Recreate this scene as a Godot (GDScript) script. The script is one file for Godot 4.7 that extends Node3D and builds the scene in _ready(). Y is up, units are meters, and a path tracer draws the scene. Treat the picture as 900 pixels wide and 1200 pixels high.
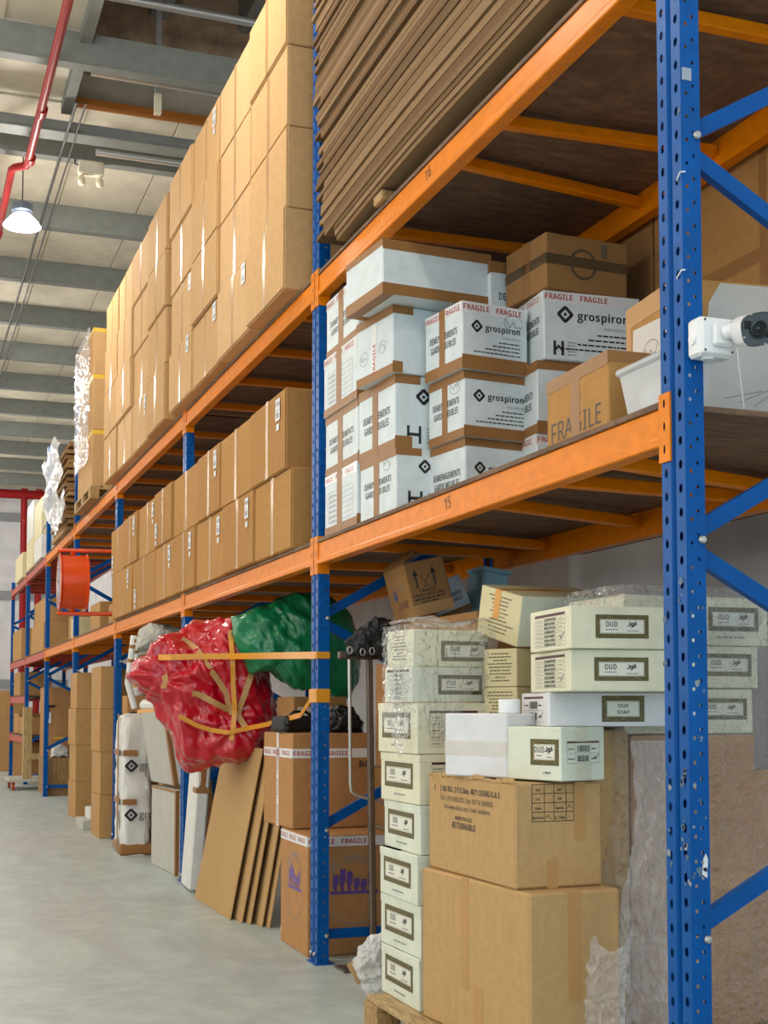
extends Node3D
# Warehouse aisle: pallet racking with cartons. Rack front plane is x = 0, the aisle runs along -z.

# ---------------------------------------------------------------- camera constants (photo taken as 900 x 1200)
const FOC := 1562.6
const YAW := 0.34836927
const PIT := 0.05721185
const SHIFT := 140.03
const EYE := Vector3(-1.9683, 1.2696, 3.1707)
const BAY := 3.3333
const L1 := 2.098      # top of the first beams
const L2 := 3.4695     # top of the second beams
const PW := 0.117      # upright width
const DEPTH := 1.02    # rack depth

var M := {}
var cache := {}
var taken := {}
var fonts := {}
var rng := RandomNumberGenerator.new()

# ---------------------------------------------------------------- geometry collector
class Geo:
	var v := PackedVector3Array()
	var n := PackedVector3Array()
	var c := PackedColorArray()
	var col := Color(1, 1, 1)

	func tri(a: Vector3, b: Vector3, d: Vector3) -> void:
		var nn := (b - a).cross(d - a)
		if nn.length_squared() < 1e-18:
			return
		nn = nn.normalized()
		v.append(a); v.append(d); v.append(b)
		for i in 3:
			n.append(nn); c.append(col)

	func tri_n(a: Vector3, b: Vector3, d: Vector3, na: Vector3, nb: Vector3, nd: Vector3) -> void:
		v.append(a); v.append(d); v.append(b)
		n.append(na); n.append(nd); n.append(nb)
		for i in 3:
			c.append(col)

	func quad(a: Vector3, b: Vector3, d: Vector3, e: Vector3) -> void:
		tri(a, b, d); tri(a, d, e)

	# chamfered box, b = basis, bevel in metres
	func box(at: Vector3, size: Vector3, b := Basis.IDENTITY, bevel := 0.0) -> void:
		var h := size * 0.5
		var k: float = min(bevel, min(h.x, min(h.y, h.z)) * 0.9)
		var f := func(ax: int, s: float, p: float, q: float, inset: bool) -> Vector3:
			var r := Vector3.ZERO
			var a1 := (ax + 1) % 3
			var a2 := (ax + 2) % 3
			r[ax] = s * h[ax]
			r[a1] = p * (h[a1] - (k if inset else 0.0))
			r[a2] = q * (h[a2] - (k if inset else 0.0))
			return at + b * r
		for ax in 3:
			for s in [-1.0, 1.0]:
				var p0: Vector3 = f.call(ax, s, -1.0, -1.0, true)
				var p1: Vector3 = f.call(ax, s, 1.0, -1.0, true)
				var p2: Vector3 = f.call(ax, s, 1.0, 1.0, true)
				var p3: Vector3 = f.call(ax, s, -1.0, 1.0, true)
				if s > 0: quad(p0, p1, p2, p3)
				else: quad(p3, p2, p1, p0)
		if k <= 0.0:
			return
		for ax in 3:
			var a1 := (ax + 1) % 3
			var a2 := (ax + 2) % 3
			for s1 in [-1.0, 1.0]:
				for s2 in [-1.0, 1.0]:
					var e := []
					for s in [-1.0, 1.0]:
						var r1 := Vector3.ZERO
						r1[ax] = s * (h[ax] - k); r1[a1] = s1 * h[a1]; r1[a2] = s2 * (h[a2] - k)
						var r2 := Vector3.ZERO
						r2[ax] = s * (h[ax] - k); r2[a1] = s1 * (h[a1] - k); r2[a2] = s2 * h[a2]
						e.append(at + b * r1); e.append(at + b * r2)
					if s1 * s2 > 0: quad(e[0], e[1], e[3], e[2])
					else: quad(e[1], e[0], e[2], e[3])
		for sx in [-1.0, 1.0]:
			for sy in [-1.0, 1.0]:
				for sz in [-1.0, 1.0]:
					var p := at + b * Vector3(sx * h.x, sy * (h.y - k), sz * (h.z - k))
					var q := at + b * Vector3(sx * (h.x - k), sy * h.y, sz * (h.z - k))
					var r := at + b * Vector3(sx * (h.x - k), sy * (h.y - k), sz * h.z)
					if sx * sy * sz > 0: tri(p, q, r)
					else: tri(p, r, q)

	func bar(p: Vector3, q: Vector3, w: float, t: float, up := Vector3.UP, bevel := 0.0) -> void:
		var z := (q - p).normalized()
		var x := up.cross(z)
		if x.length() < 0.01: x = Vector3.RIGHT.cross(z)
		x = x.normalized()
		var y := z.cross(x)
		box((p + q) * 0.5, Vector3(w, t, (q - p).length()), Basis(x, y, z), bevel)

	func tube(pts: Array, r: float, sides := 8, caps := true) -> void:
		var prev := []
		var pn := []
		var x := Vector3.ZERO
		for i in pts.size():
			var d: Vector3
			if i == 0: d = pts[1] - pts[0]
			elif i == pts.size() - 1: d = pts[i] - pts[i - 1]
			else: d = (pts[i + 1] - pts[i]).normalized() + (pts[i] - pts[i - 1]).normalized()
			d = d.normalized()
			if x == Vector3.ZERO:
				x = Vector3.UP.cross(d)
				if x.length() < 0.05: x = Vector3.RIGHT.cross(d)
			x = (x - d * x.dot(d)).normalized()
			var y := d.cross(x)
			var ring := []
			var rn := []
			for k in sides:
				var a := TAU * k / sides
				var nn := x * cos(a) + y * sin(a)
				rn.append(nn); ring.append(pts[i] + nn * r)
			if prev.size() > 0:
				for k in sides:
					var k2 := (k + 1) % sides
					tri_n(prev[k], prev[k2], ring[k2], pn[k], pn[k2], rn[k2])
					tri_n(prev[k], ring[k2], ring[k], pn[k], rn[k2], rn[k])
			if caps and i == 0:
				for k in range(1, sides - 1): tri(ring[0], ring[k + 1], ring[k])
			if caps and i == pts.size() - 1:
				for k in range(1, sides - 1): tri(ring[0], ring[k], ring[k + 1])
			prev = ring; pn = rn

	# lathe round +y of basis b at point at; profile of (radius, height)
	func lathe(prof: Array, at := Vector3.ZERO, b := Basis.IDENTITY, sides := 20) -> void:
		for i in prof.size() - 1:
			var p: Vector2 = prof[i]
			var q: Vector2 = prof[i + 1]
			var sl := Vector2(q.y - p.y, -(q.x - p.x)).normalized()
			for k in sides:
				var a0 := TAU * k / sides
				var a1 := TAU * (k + 1) / sides
				var d0 := Vector3(cos(a0), 0, -sin(a0))
				var d1 := Vector3(cos(a1), 0, -sin(a1))
				var n0 := b * (d0 * sl.x + Vector3.UP * sl.y)
				var n1 := b * (d1 * sl.x + Vector3.UP * sl.y)
				var A := at + b * (d0 * p.x + Vector3.UP * p.y)
				var B := at + b * (d1 * p.x + Vector3.UP * p.y)
				var Cc := at + b * (d1 * q.x + Vector3.UP * q.y)
				var D := at + b * (d0 * q.x + Vector3.UP * q.y)
				if p.x > 1e-5: tri_n(A, B, Cc, n0, n1, n1)
				if q.x > 1e-5: tri_n(A, Cc, D, n0, n1, n0)

	# smooth grid of points rows x cols; wrap joins the last column to the first
	func grid(P: Array, wrap := false, flip := false) -> void:
		var R := P.size()
		var Cn: int = P[0].size()
		var N := []
		for i in R:
			var row := []
			for j in Cn:
				var ja := j - 1
				var jb := j + 1
				if wrap:
					ja = (j - 1 + Cn) % Cn; jb = (j + 1) % Cn
				else:
					ja = max(ja, 0); jb = min(jb, Cn - 1)
				var du: Vector3 = P[i][jb] - P[i][ja]
				var dv: Vector3 = P[min(i + 1, R - 1)][j] - P[max(i - 1, 0)][j]
				var nn := du.cross(dv)
				if flip: nn = -nn
				row.append(nn.normalized() if nn.length() > 1e-12 else Vector3.UP)
			N.append(row)
		for i in R - 1:
			for j in (Cn if wrap else Cn - 1):
				var k := (j + 1) % Cn
				if flip:
					tri_n(P[i][j], P[i + 1][k], P[i][k], N[i][j], N[i + 1][k], N[i][k])
					tri_n(P[i][j], P[i + 1][j], P[i + 1][k], N[i][j], N[i + 1][j], N[i + 1][k])
				else:
					tri_n(P[i][j], P[i][k], P[i + 1][k], N[i][j], N[i][k], N[i + 1][k])
					tri_n(P[i][j], P[i + 1][k], P[i + 1][j], N[i][j], N[i + 1][k], N[i + 1][j])

	# rectangle in the plane (o,u,w) with an n-gon hole
	func holed(o: Vector3, u: Vector3, w: Vector3, wid: float, hei: float, hx: float, hy: float, rx: float, ry: float) -> void:
		var P := [Vector2(wid, hei * 0.5), Vector2(wid, hei), Vector2(hx, hei), Vector2(0, hei), Vector2(0, hei * 0.5), Vector2(0, 0), Vector2(hx, 0), Vector2(wid, 0)]
		var H := []
		for k in 8:
			var a := TAU * k / 8.0
			H.append(Vector2(hx + cos(a) * rx, hy + sin(a) * ry))
		var m := func(q: Vector2) -> Vector3: return o + u * q.x + w * q.y
		for k in 8:
			var k2 := (k + 1) % 8
			quad(m.call(H[k]), m.call(P[k]), m.call(P[k2]), m.call(H[k2]))

	func mesh(mat: Material) -> ArrayMesh:
		var m := ArrayMesh.new()
		var a := []
		a.resize(Mesh.ARRAY_MAX)
		a[Mesh.ARRAY_VERTEX] = v; a[Mesh.ARRAY_NORMAL] = n; a[Mesh.ARRAY_COLOR] = c
		m.add_surface_from_arrays(Mesh.PRIMITIVE_TRIANGLES, a)
		m.surface_set_material(0, mat)
		return m

# ---------------------------------------------------------------- flat print on a face (u right, v up, metres from the face centre)
class Print:
	var g := Geo.new()
	var layer := 0
	var host: Node3D

	func lift() -> float: return 0.0008 + layer * 0.00035

	func poly(pts: Array, col: Color) -> void:
		g.col = col
		var z := lift()
		for i in range(1, pts.size() - 1):
			g.tri(Vector3(pts[0].x, pts[0].y, z), Vector3(pts[i].x, pts[i].y, z), Vector3(pts[i + 1].x, pts[i + 1].y, z))

	func rect(x: float, y: float, w: float, h: float, col: Color) -> void:
		poly([Vector2(x, y), Vector2(x + w, y), Vector2(x + w, y + h), Vector2(x, y + h)], col)

	func frame(x: float, y: float, w: float, h: float, t: float, col: Color) -> void:
		rect(x, y, w, t, col); rect(x, y + h - t, w, t, col); rect(x, y, t, h, col); rect(x + w - t, y, t, h, col)

	func line(p: Vector2, q: Vector2, t: float, col: Color) -> void:
		var d := (q - p).normalized() * t * 0.5
		var s := Vector2(-d.y, d.x)
		poly([p - d - s, q + d - s, q + d + s, p - d + s], col)

	func path(pts: Array, t: float, col: Color) -> void:
		for i in pts.size() - 1: line(pts[i], pts[i + 1], t, col)

	func arc(c: Vector2, r: float, a0: float, a1: float, t: float, col: Color, steps := 14, sy := 1.0) -> void:
		var pts := []
		for i in steps + 1:
			var a: float = lerp(a0, a1, float(i) / steps)
			pts.append(c + Vector2(cos(a) * r, sin(a) * r * sy))
		path(pts, t, col)

	# text with cap height h, centred on x (anchor 0), starting at x (-1) or ending at x (1)
	func text(s: String, x: float, y: float, h: float, col: Color, anchor := 0, bold := true, rot := 0.0, stretch := 1.0) -> void:
		var d: Dictionary = host.glyphs(s, bold)
		var T: PackedVector2Array = d.t
		var w: float = d.w * h * stretch
		var ox := 0.0
		if anchor == 0: ox = -w * 0.5
		elif anchor > 0: ox = -w
		g.col = col
		var z := lift()
		var cr := cos(rot)
		var sr := sin(rot)
		for i in range(0, T.size(), 3):
			var q := []
			for k in 3:
				var p := Vector2(T[i + k].x * h * stretch + ox, T[i + k].y * h)
				q.append(Vector3(x + p.x * cr - p.y * sr, y + p.x * sr + p.y * cr, z))
			g.tri(q[0], q[1], q[2])

	# fine print: a row of little bars
	func fine(x: float, y: float, w: float, h: float, col: Color, anchor := -1, sd := 1) -> void:
		var r := RandomNumberGenerator.new()
		r.seed = sd
		var x0 := x
		if anchor == 0: x0 = x - w * 0.5
		elif anchor > 0: x0 = x - w
		var p := 0.0
		while p < w:
			var k := h * r.randf_range(1.2, 4.0)
			rect(x0 + p, y, min(k, w - p), h, col)
			p += k + h * 0.7

	func barcode(x: float, y: float, w: float, h: float, col: Color, sd := 3) -> void:
		var r := RandomNumberGenerator.new()
		r.seed = sd
		var p := 0.0
		while p < w:
			var k := w * r.randf_range(0.015, 0.05)
			rect(x + p, y, k, h, col)
			p += k + w * r.randf_range(0.02, 0.05)

# ---------------------------------------------------------------- helpers
func glyphs(s: String, bold: bool) -> Dictionary:
	var key := s + ("|b" if bold else "|r")
	if fonts.has(key): return fonts[key]
	var fnt := SystemFont.new()
	fnt.font_names = PackedStringArray(["Droid Sans"])
	fnt.font_weight = 700 if bold else 400
	var tm := TextMesh.new()
	tm.font = fnt
	tm.font_size = 40
	tm.pixel_size = 0.025
	tm.curve_step = 4.0
	tm.depth = 0.0
	tm.text = s
	var A := tm.get_mesh_arrays()
	var out := PackedVector2Array()
	var vs: PackedVector3Array = A[Mesh.ARRAY_VERTEX]
	var ids: PackedInt32Array = A[Mesh.ARRAY_INDEX] if A[Mesh.ARRAY_INDEX] != null else PackedInt32Array()
	var lo := Vector2(1e9, 1e9)
	var hi := Vector2(-1e9, -1e9)
	for q in vs:
		lo = Vector2(min(lo.x, q.x), min(lo.y, q.y)); hi = Vector2(max(hi.x, q.x), max(hi.y, q.y))
	var cap := 0.714   # cap height of the face in em
	var drop := 0.0
	for ch in s:
		if ch in "gpqyjQ,;": drop = 1.0
	var base := lo.y
	if drop > 0.0: base = lo.y + 0.238
	var put := func(q: Vector3) -> Vector2: return Vector2((q.x - lo.x) / cap, (q.y - base) / cap)
	if ids.size() > 0:
		for i in range(0, ids.size(), 3):
			var a: Vector2 = put.call(vs[ids[i]])
			var b: Vector2 = put.call(vs[ids[i + 1]])
			var d: Vector2 = put.call(vs[ids[i + 2]])
			if (b - a).cross(d - a) < 0:
				var t := b; b = d; d = t
			out.append(a); out.append(b); out.append(d)
	else:
		for i in range(0, vs.size(), 3):
			var a: Vector2 = put.call(vs[i])
			var b: Vector2 = put.call(vs[i + 1])
			var d: Vector2 = put.call(vs[i + 2])
			if (b - a).cross(d - a) < 0:
				var t := b; b = d; d = t
			out.append(a); out.append(b); out.append(d)
	fonts[key] = {"t": out, "w": (hi.x - lo.x) / cap}
	return fonts[key]

func pr() -> Print:
	var p := Print.new()
	p.host = self
	return p

func ray(px: float, py: float) -> Vector3:
	var fw := Vector3(sin(YAW) * cos(PIT), sin(PIT), -cos(YAW) * cos(PIT))
	var rt := Vector3(cos(YAW), 0, sin(YAW))
	var up := rt.cross(fw)
	return fw + rt * ((px - 450.0) / FOC) - up * ((py - 600.0 - SHIFT) / FOC)

func on_x(px: float, py: float, x: float) -> Vector3:
	var d := ray(px, py)
	return EYE + d * ((x - EYE.x) / d.x)

func on_y(px: float, py: float, y: float) -> Vector3:
	var d := ray(px, py)
	return EYE + d * ((y - EYE.y) / d.y)

func on_z(px: float, py: float, z: float) -> Vector3:
	var d := ray(px, py)
	return EYE + d * ((z - EYE.z) / d.z)

func ordinal(i: int) -> String:
	var t := ["th", "st", "nd", "rd"]
	var k := i % 10
	return str(i) + (t[k] if k < 4 and (i % 100) / 10 != 1 else "th")

func numbered(n: String) -> String:
	if not taken.has(n):
		taken[n] = 0
		return n
	taken[n] += 1
	return "%s_%03d" % [n, taken[n]]

func thing(called: String, label: String, category: String, at := Vector3.ZERO, turn := 0.0, group := "") -> Node3D:
	var o := Node3D.new()
	o.name = numbered(called)
	add_child(o)
	o.position = at
	o.rotation.y = turn
	o.set_meta("label", label)
	o.set_meta("category", category)
	if group != "": o.set_meta("group", group)
	return o

func struct(called: String, label := "") -> Node3D:
	var o := Node3D.new()
	o.name = called
	add_child(o)
	o.set_meta("kind", "structure")
	if label != "": o.set_meta("label", label)
	return o

func part(parent: Node3D, called: String, mesh: Mesh, at := Vector3.ZERO, b := Basis.IDENTITY) -> MeshInstance3D:
	var o := MeshInstance3D.new()
	o.name = called
	o.mesh = mesh
	parent.add_child(o, true)
	o.transform = Transform3D(b, at)
	o.cast_shadow = GeometryInstance3D.SHADOW_CASTING_SETTING_ON
	return o

func put(parent: Node3D, called: String, g: Geo, mat: Material) -> MeshInstance3D:
	return part(parent, called, g.mesh(mat))

func bx(size: Vector3, mat: Material, bevel := 0.0) -> ArrayMesh:
	var key := "bx%.4f_%.4f_%.4f_%.4f_%d" % [size.x, size.y, size.z, bevel, mat.get_instance_id()]
	if not cache.has(key):
		var g := Geo.new()
		g.box(Vector3.ZERO, size, Basis.IDENTITY, bevel)
		cache[key] = g.mesh(mat)
	return cache[key]

# ---------------------------------------------------------------- materials
func noise_img(size: int, freq: float, lo: float, hi: float, sd: int, stretch := Vector2(1, 1), oct := 4, freq2 := 0.0, amt2 := 0.0) -> ImageTexture:
	var f := FastNoiseLite.new()
	f.seed = sd
	f.noise_type = FastNoiseLite.TYPE_SIMPLEX_SMOOTH
	f.fractal_octaves = oct
	f.frequency = 1.0
	var im := Image.create(size, size, true, Image.FORMAT_RGB8)
	for y in size:
		for x in size:
			# seamless: walk a torus in 3d slices
			var a := TAU * x / size
			var b := TAU * y / size
			var q := Vector3(cos(a) * freq * stretch.x, sin(a) * freq * stretch.x, cos(b) * freq * stretch.y)
			var w := f.get_noise_3d(q.x + 10.0, q.y, q.z + sin(b) * freq * stretch.y * 0.83 + 5.0)
			if amt2 > 0.0:
				w += amt2 * f.get_noise_3d(cos(a) * freq2 + 40.0, sin(a) * freq2, (cos(b) + sin(b) * 0.83) * freq2)
			var t: float = clamp(0.5 + w * 0.75, 0.0, 1.0)
			var val: float = lerp(lo, hi, t)
			im.set_pixel(x, y, Color(val, val, val))
	im.generate_mipmaps()
	return ImageTexture.create_from_image(im)

# seamless crumple: ridged folds in grey
func ridge_img(size: int, freq: float, sd: int) -> ImageTexture:
	var f := FastNoiseLite.new()
	f.seed = sd
	f.noise_type = FastNoiseLite.TYPE_SIMPLEX_SMOOTH
	f.fractal_type = FastNoiseLite.FRACTAL_RIDGED
	f.fractal_octaves = 2
	f.frequency = 1.0
	var im := Image.create(size, size, true, Image.FORMAT_RGB8)
	for y in size:
		for x in size:
			var a := TAU * x / size
			var b := TAU * y / size
			var w := f.get_noise_3d(cos(a) * freq, sin(a) * freq, (cos(b) + sin(b) * 0.83) * freq)
			var v: float = clamp(0.5 + w * 0.5, 0.0, 1.0)
			im.set_pixel(x, y, Color(v, v, v))
	im.generate_mipmaps()
	return ImageTexture.create_from_image(im)

func mat(col: Color, rough := 0.6, metal := 0.0, tex: Texture2D = null, scale := 1.0, world := true) -> StandardMaterial3D:
	var m := StandardMaterial3D.new()
	m.albedo_color = col
	m.roughness = rough
	m.metallic = metal
	m.cull_mode = BaseMaterial3D.CULL_DISABLED
	if tex != null:
		m.albedo_texture = tex
		m.uv1_triplanar = true
		m.uv1_world_triplanar = world
		m.uv1_scale = Vector3.ONE * scale
	return m

func film_mat(col: Color, alpha: float, rough: float) -> StandardMaterial3D:
	var m := mat(col, rough)
	m.transparency = BaseMaterial3D.TRANSPARENCY_ALPHA
	m.albedo_color = Color(col.r, col.g, col.b, alpha)
	return m

func rgb(r: int, g: int, b: int) -> Color:
	return Color(r / 255.0, g / 255.0, b / 255.0)

func lin(r: int, g: int, b: int) -> Color:
	return rgb(r, g, b).srgb_to_linear()

func make_materials() -> void:
	var card := noise_img(256, 2.2, 0.935, 1.0, 11, Vector2(1, 1), 5, 14.0, 0.5)
	var fibre := noise_img(256, 3.0, 0.92, 1.0, 21, Vector2(8, 1), 4)
	var grime := noise_img(512, 2.0, 0.78, 1.0, 5, Vector2(1, 1), 6, 9.0, 0.6)
	var conc := noise_img(512, 2.6, 0.88, 1.0, 8, Vector2(1, 1), 6, 7.0, 0.5)
	var wood := noise_img(256, 1.2, 0.6, 1.0, 31, Vector2(9, 1), 5)
	var ply := noise_img(512, 1.6, 0.7, 1.0, 33, Vector2(1, 4), 6, 10.0, 0.5)
	var paint := noise_img(256, 2.5, 0.9, 1.0, 41, Vector2(1, 1), 5)
	M.card = [
		mat(rgb(206, 166, 118), 0.75, 0, card, 1.1), mat(rgb(198, 158, 110), 0.75, 0, card, 1.3), mat(rgb(211, 172, 126), 0.75, 0, card, 0.9)]
	M.card_c = [
		mat(rgb(184, 138, 84), 0.75, 0, card, 1.1), mat(rgb(178, 132, 80), 0.75, 0, card, 1.3)]
	M.card_k = mat(rgb(196, 160, 112), 0.78, 0, card, 1.6)
	M.card_w = mat(rgb(186, 138, 92), 0.75, 0, card, 1.2)
	M.card_dark = mat(rgb(162, 122, 78), 0.8, 0, card, 1.0)
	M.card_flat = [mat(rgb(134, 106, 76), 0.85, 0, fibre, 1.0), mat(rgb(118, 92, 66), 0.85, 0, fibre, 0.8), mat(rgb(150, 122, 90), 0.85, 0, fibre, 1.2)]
	M.card_lean = mat(rgb(192, 156, 108), 0.8, 0, fibre, 1.2)
	M.card_far = mat(rgb(190, 148, 98), 0.75, 0, card, 0.7)
	for m in M.card + M.card_c + M.card_flat + [M.card_k, M.card_w, M.card_dark, M.card_lean, M.card_far]: m.metallic_specular = 0.18
	M.white_card = mat(rgb(221, 231, 235), 0.55, 0, card, 0.7)
	M.cream = mat(rgb(232, 229, 202), 0.5, 0, card, 0.5)
	M.cream_y = mat(rgb(226, 214, 168), 0.5, 0, card, 0.5)
	M.mint = mat(rgb(226, 231, 214), 0.5, 0, card, 0.5)
	M.paper = mat(rgb(228, 228, 232), 0.6, 0, card, 0.6)
	M.wrap_white = mat(rgb(228, 227, 222), 0.42, 0, card, 0.6)
	M.board_grey = mat(rgb(190, 188, 178), 0.7, 0, card, 0.6)
	M.tape = mat(rgb(150, 106, 62), 0.4)
	M.tape.metallic_specular = 0.35
	M.tape_pale = mat(rgb(186, 142, 90), 0.36)
	M.tape_pale.metallic_specular = 0.35
	M.tape_seam = mat(rgb(186, 146, 98), 0.24)
	M.tape_dark = mat(rgb(92, 76, 52), 0.42)
	M.tape_dark.metallic_specular = 0.35
	M.tape_clear = film_mat(Color(0.95, 0.9, 0.8), 0.25, 0.08)
	M.orange = mat(rgb(240, 134, 0), 0.36, 0, paint, 0.8)
	M.orange.metallic_specular = 0.3
	M.red_beam = mat(rgb(196, 72, 40), 0.4, 0, paint, 0.8)
	M.blue = mat(rgb(0, 86, 164), 0.34, 0, paint, 0.7)
	M.blue.metallic_specular = 0.28
	M.ply = mat(rgb(134, 102, 78), 0.75, 0, ply, 0.5)
	M.ply_edge = mat(rgb(124, 84, 66), 0.8, 0, fibre, 2.0)
	M.steel = mat(rgb(190, 190, 190), 0.35, 0.9)
	M.trolley = mat(rgb(120, 108, 96), 0.45, 0.6, grime, 2.0)
	M.floor = mat(rgb(189, 199, 196), 0.42, 0, conc, 0.22)
	M.wall = mat(rgb(240, 240, 244), 0.7, 0, paint, 0.15)
	M.wall_band = mat(rgb(150, 154, 158), 0.6)
	M.ceiling = mat(rgb(226, 218, 198), 0.6, 0, conc, 0.12)
	M.purlin = mat(rgb(128, 132, 128), 0.55, 0, paint, 0.4)
	M.hatch = mat(rgb(176, 150, 120), 0.7, 0, grime, 0.4)
	M.hatch_trim = mat(rgb(186, 116, 40), 0.6)
	M.galv = mat(rgb(196, 198, 198), 0.35, 0.7)
	M.red_pipe = mat(rgb(150, 30, 30), 0.4)
	M.red_pipe.metallic_specular = 0.3
	M.wood = mat(rgb(206, 164, 104), 0.7, 0, wood, 1.5)
	M.wood_pale = mat(rgb(216, 184, 128), 0.7, 0, wood, 1.2)
	M.print = StandardMaterial3D.new()
	M.print.vertex_color_use_as_albedo = true
	M.print.roughness = 0.5
	M.print.cull_mode = BaseMaterial3D.CULL_DISABLED
	M.print_tape = StandardMaterial3D.new()
	M.print_tape.vertex_color_use_as_albedo = true
	M.print_tape.roughness = 0.2
	M.print_tape.cull_mode = BaseMaterial3D.CULL_DISABLED
	M.white_plastic = mat(rgb(236, 237, 240), 0.3)
	M.black_plastic = mat(rgb(24, 25, 28), 0.25)
	M.black_cloth = mat(rgb(22, 23, 27), 0.55)
	M.lens_glass = mat(rgb(6, 7, 9), 0.05)
	M.grey_face = mat(rgb(70, 76, 82), 0.35)
	M.fan = mat(rgb(222, 74, 12), 0.25)
	M.red_bag = mat(rgb(186, 6, 34), 0.24)
	M.red_bag.clearcoat_enabled = true
	M.red_bag.clearcoat = 0.35
	M.red_bag.clearcoat_roughness = 0.12
	M.green_bag = mat(rgb(16, 120, 74), 0.2)
	M.strap = mat(rgb(216, 146, 36), 0.3)
	M.strap_yellow = mat(rgb(222, 180, 60), 0.4)
	M.film = film_mat(Color(0.93, 0.94, 0.96), 0.13, 0.09)
	var crinkle := ridge_img(512, 2.2, 91)
	M.film.heightmap_enabled = true
	M.film.heightmap_texture = crinkle
	M.film.heightmap_scale = 3.5
	M.film.uv1_triplanar = true
	M.film.uv1_world_triplanar = true
	M.film.uv1_scale = Vector3(1.5, 1.1, 1.5)
	M.film_thick = film_mat(Color(0.93, 0.93, 0.95), 0.26, 0.1)
	M.film_bundle = film_mat(Color(0.86, 0.87, 0.88), 0.6, 0.2)
	M.bag_clear = film_mat(Color(0.93, 0.94, 0.95), 0.55, 0.15)
	M.tub = film_mat(Color(0.86, 0.88, 0.9), 0.55, 0.25)
	M.lamp_shade = film_mat(Color(0.86, 0.92, 1.0), 0.6, 0.25)
	M.lamp_glow = mat(rgb(240, 248, 255), 0.4)
	M.lamp_glow.emission_enabled = true
	M.lamp_glow.emission = Color(0.86, 0.94, 1.0)
	M.lamp_glow.emission_energy_multiplier = 3.0
	M.pane = mat(rgb(236, 240, 244), 0.5)
	M.pane.emission_enabled = true
	M.pane.emission = Color(0.95, 0.97, 1.0)
	M.pane.emission_energy_multiplier = 0.6
	M.lamp_metal = mat(rgb(110, 122, 136), 0.4, 0.5)
	M.cable = mat(rgb(60, 60, 58), 0.6)
	M.bulb = mat(rgb(214, 206, 180), 0.15)
	M.blue_tub = mat(rgb(150, 196, 214), 0.45)
	M.crate = mat(rgb(190, 148, 92), 0.75, 0, wood, 0.8)

# ---------------------------------------------------------------- cartons
# faces of a carton b (x) * h (y) * a (z), origin at the centre of its base
func face(b: float, h: float, a: float, which: String) -> Array:   # [transform, width, height]
	match which:
		"aisle": return [Transform3D(Basis(Vector3(0, 0, 1), Vector3.UP, Vector3(-1, 0, 0)), Vector3(-b / 2, h / 2, 0)), a, h]
		"end": return [Transform3D(Basis(Vector3.RIGHT, Vector3.UP, Vector3(0, 0, 1)), Vector3(0, h / 2, a / 2)), b, h]
		"top": return [Transform3D(Basis(Vector3.RIGHT, Vector3(0, 0, -1), Vector3.UP), Vector3(0, h, 0)), b, a]
		"bottom": return [Transform3D(Basis(Vector3.RIGHT, Vector3(0, 0, 1), Vector3.DOWN), Vector3.ZERO), b, a]
	return []

func print_part(parent: Node3D, called: String, p: Print, f: Array, glossy := false) -> MeshInstance3D:
	var t: Transform3D = f[0]
	return part(parent, called, p.g.mesh(M.print_tape if glossy else M.print), t.origin, t.basis)

# tape strips [face, u0, v0, u1, v1] in 0..1 of the face, joined into one part per call
func tape(parent: Node3D, b: float, h: float, a: float, strips: Array, m: Material, called := "tape") -> void:
	var i := 0
	for s in strips:
		var f := face(b, h, a, s[0])
		var t: Transform3D = f[0]
		var u0: float = (s[1] - 0.5) * f[1]
		var u1: float = (s[3] - 0.5) * f[1]
		var v0: float = (s[2] - 0.5) * f[2]
		var v1: float = (s[4] - 0.5) * f[2]
		part(parent, called, bx(Vector3(abs(u1 - u0) + 0.001, abs(v1 - v0) + 0.001, 0.0014), m), t * Vector3((u0 + u1) / 2, (v0 + v1) / 2, 0.0004 + 0.00015 * i), t.basis)
		i += 1

# a carton whose near lower corner (end of the aisle face) stands at n; a runs to -z, b to +x
func carton(called: String, label: String, n: Vector3, a: float, b: float, h: float, th: float, m: Material, category := "box", group := "", bevel := 0.005, tx := 0.0, tz := 0.0) -> Node3D:
	var R := Basis(Vector3.UP, deg_to_rad(th)) * Basis(Vector3.RIGHT, deg_to_rad(tx)) * Basis(Vector3(0, 0, 1), deg_to_rad(tz))
	var o := thing(called, label, category, n + R * Vector3(b / 2, 0, -a / 2), 0.0, group)
	o.transform.basis = R
	part(o, "body", bx(Vector3(b, h, a), m, bevel), Vector3(0, h / 2, 0))
	return o

const INK := Color(0.012, 0.013, 0.016)
const RED := Color(0.42, 0.03, 0.025)
const WHITE := Color(0.8, 0.81, 0.82)
const GREY := Color(0.25, 0.25, 0.26)

func fragile_strip(p: Print, u0: float, v0: float, u1: float, hgt: float, shift := 0.0, vertical := false) -> void:
	p.layer = 0
	if vertical:
		p.rect(u0, v0, hgt, u1 - v0, WHITE)
	else:
		p.rect(u0, v0, u1 - u0, hgt, WHITE)
	p.layer = 1
	var cap := hgt * 0.5
	var d := glyphs("FRAGILE", true)
	var w: float = d.w * cap
	var stp := w * 1.28
	if vertical:
		var y := v0 + w * 0.6 + shift
		while y + w * 0.5 < u1:
			p.text("FRAGILE", u0 + hgt * 0.75, y, cap, RED, 0, true, PI / 2)
			y += stp
	else:
		var x := u0 + w * 0.55 + shift
		while x + w * 0.5 < u1 + 0.01:
			p.text("FRAGILE", x, v0 + hgt * 0.25, cap, RED)
			x += stp

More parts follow.
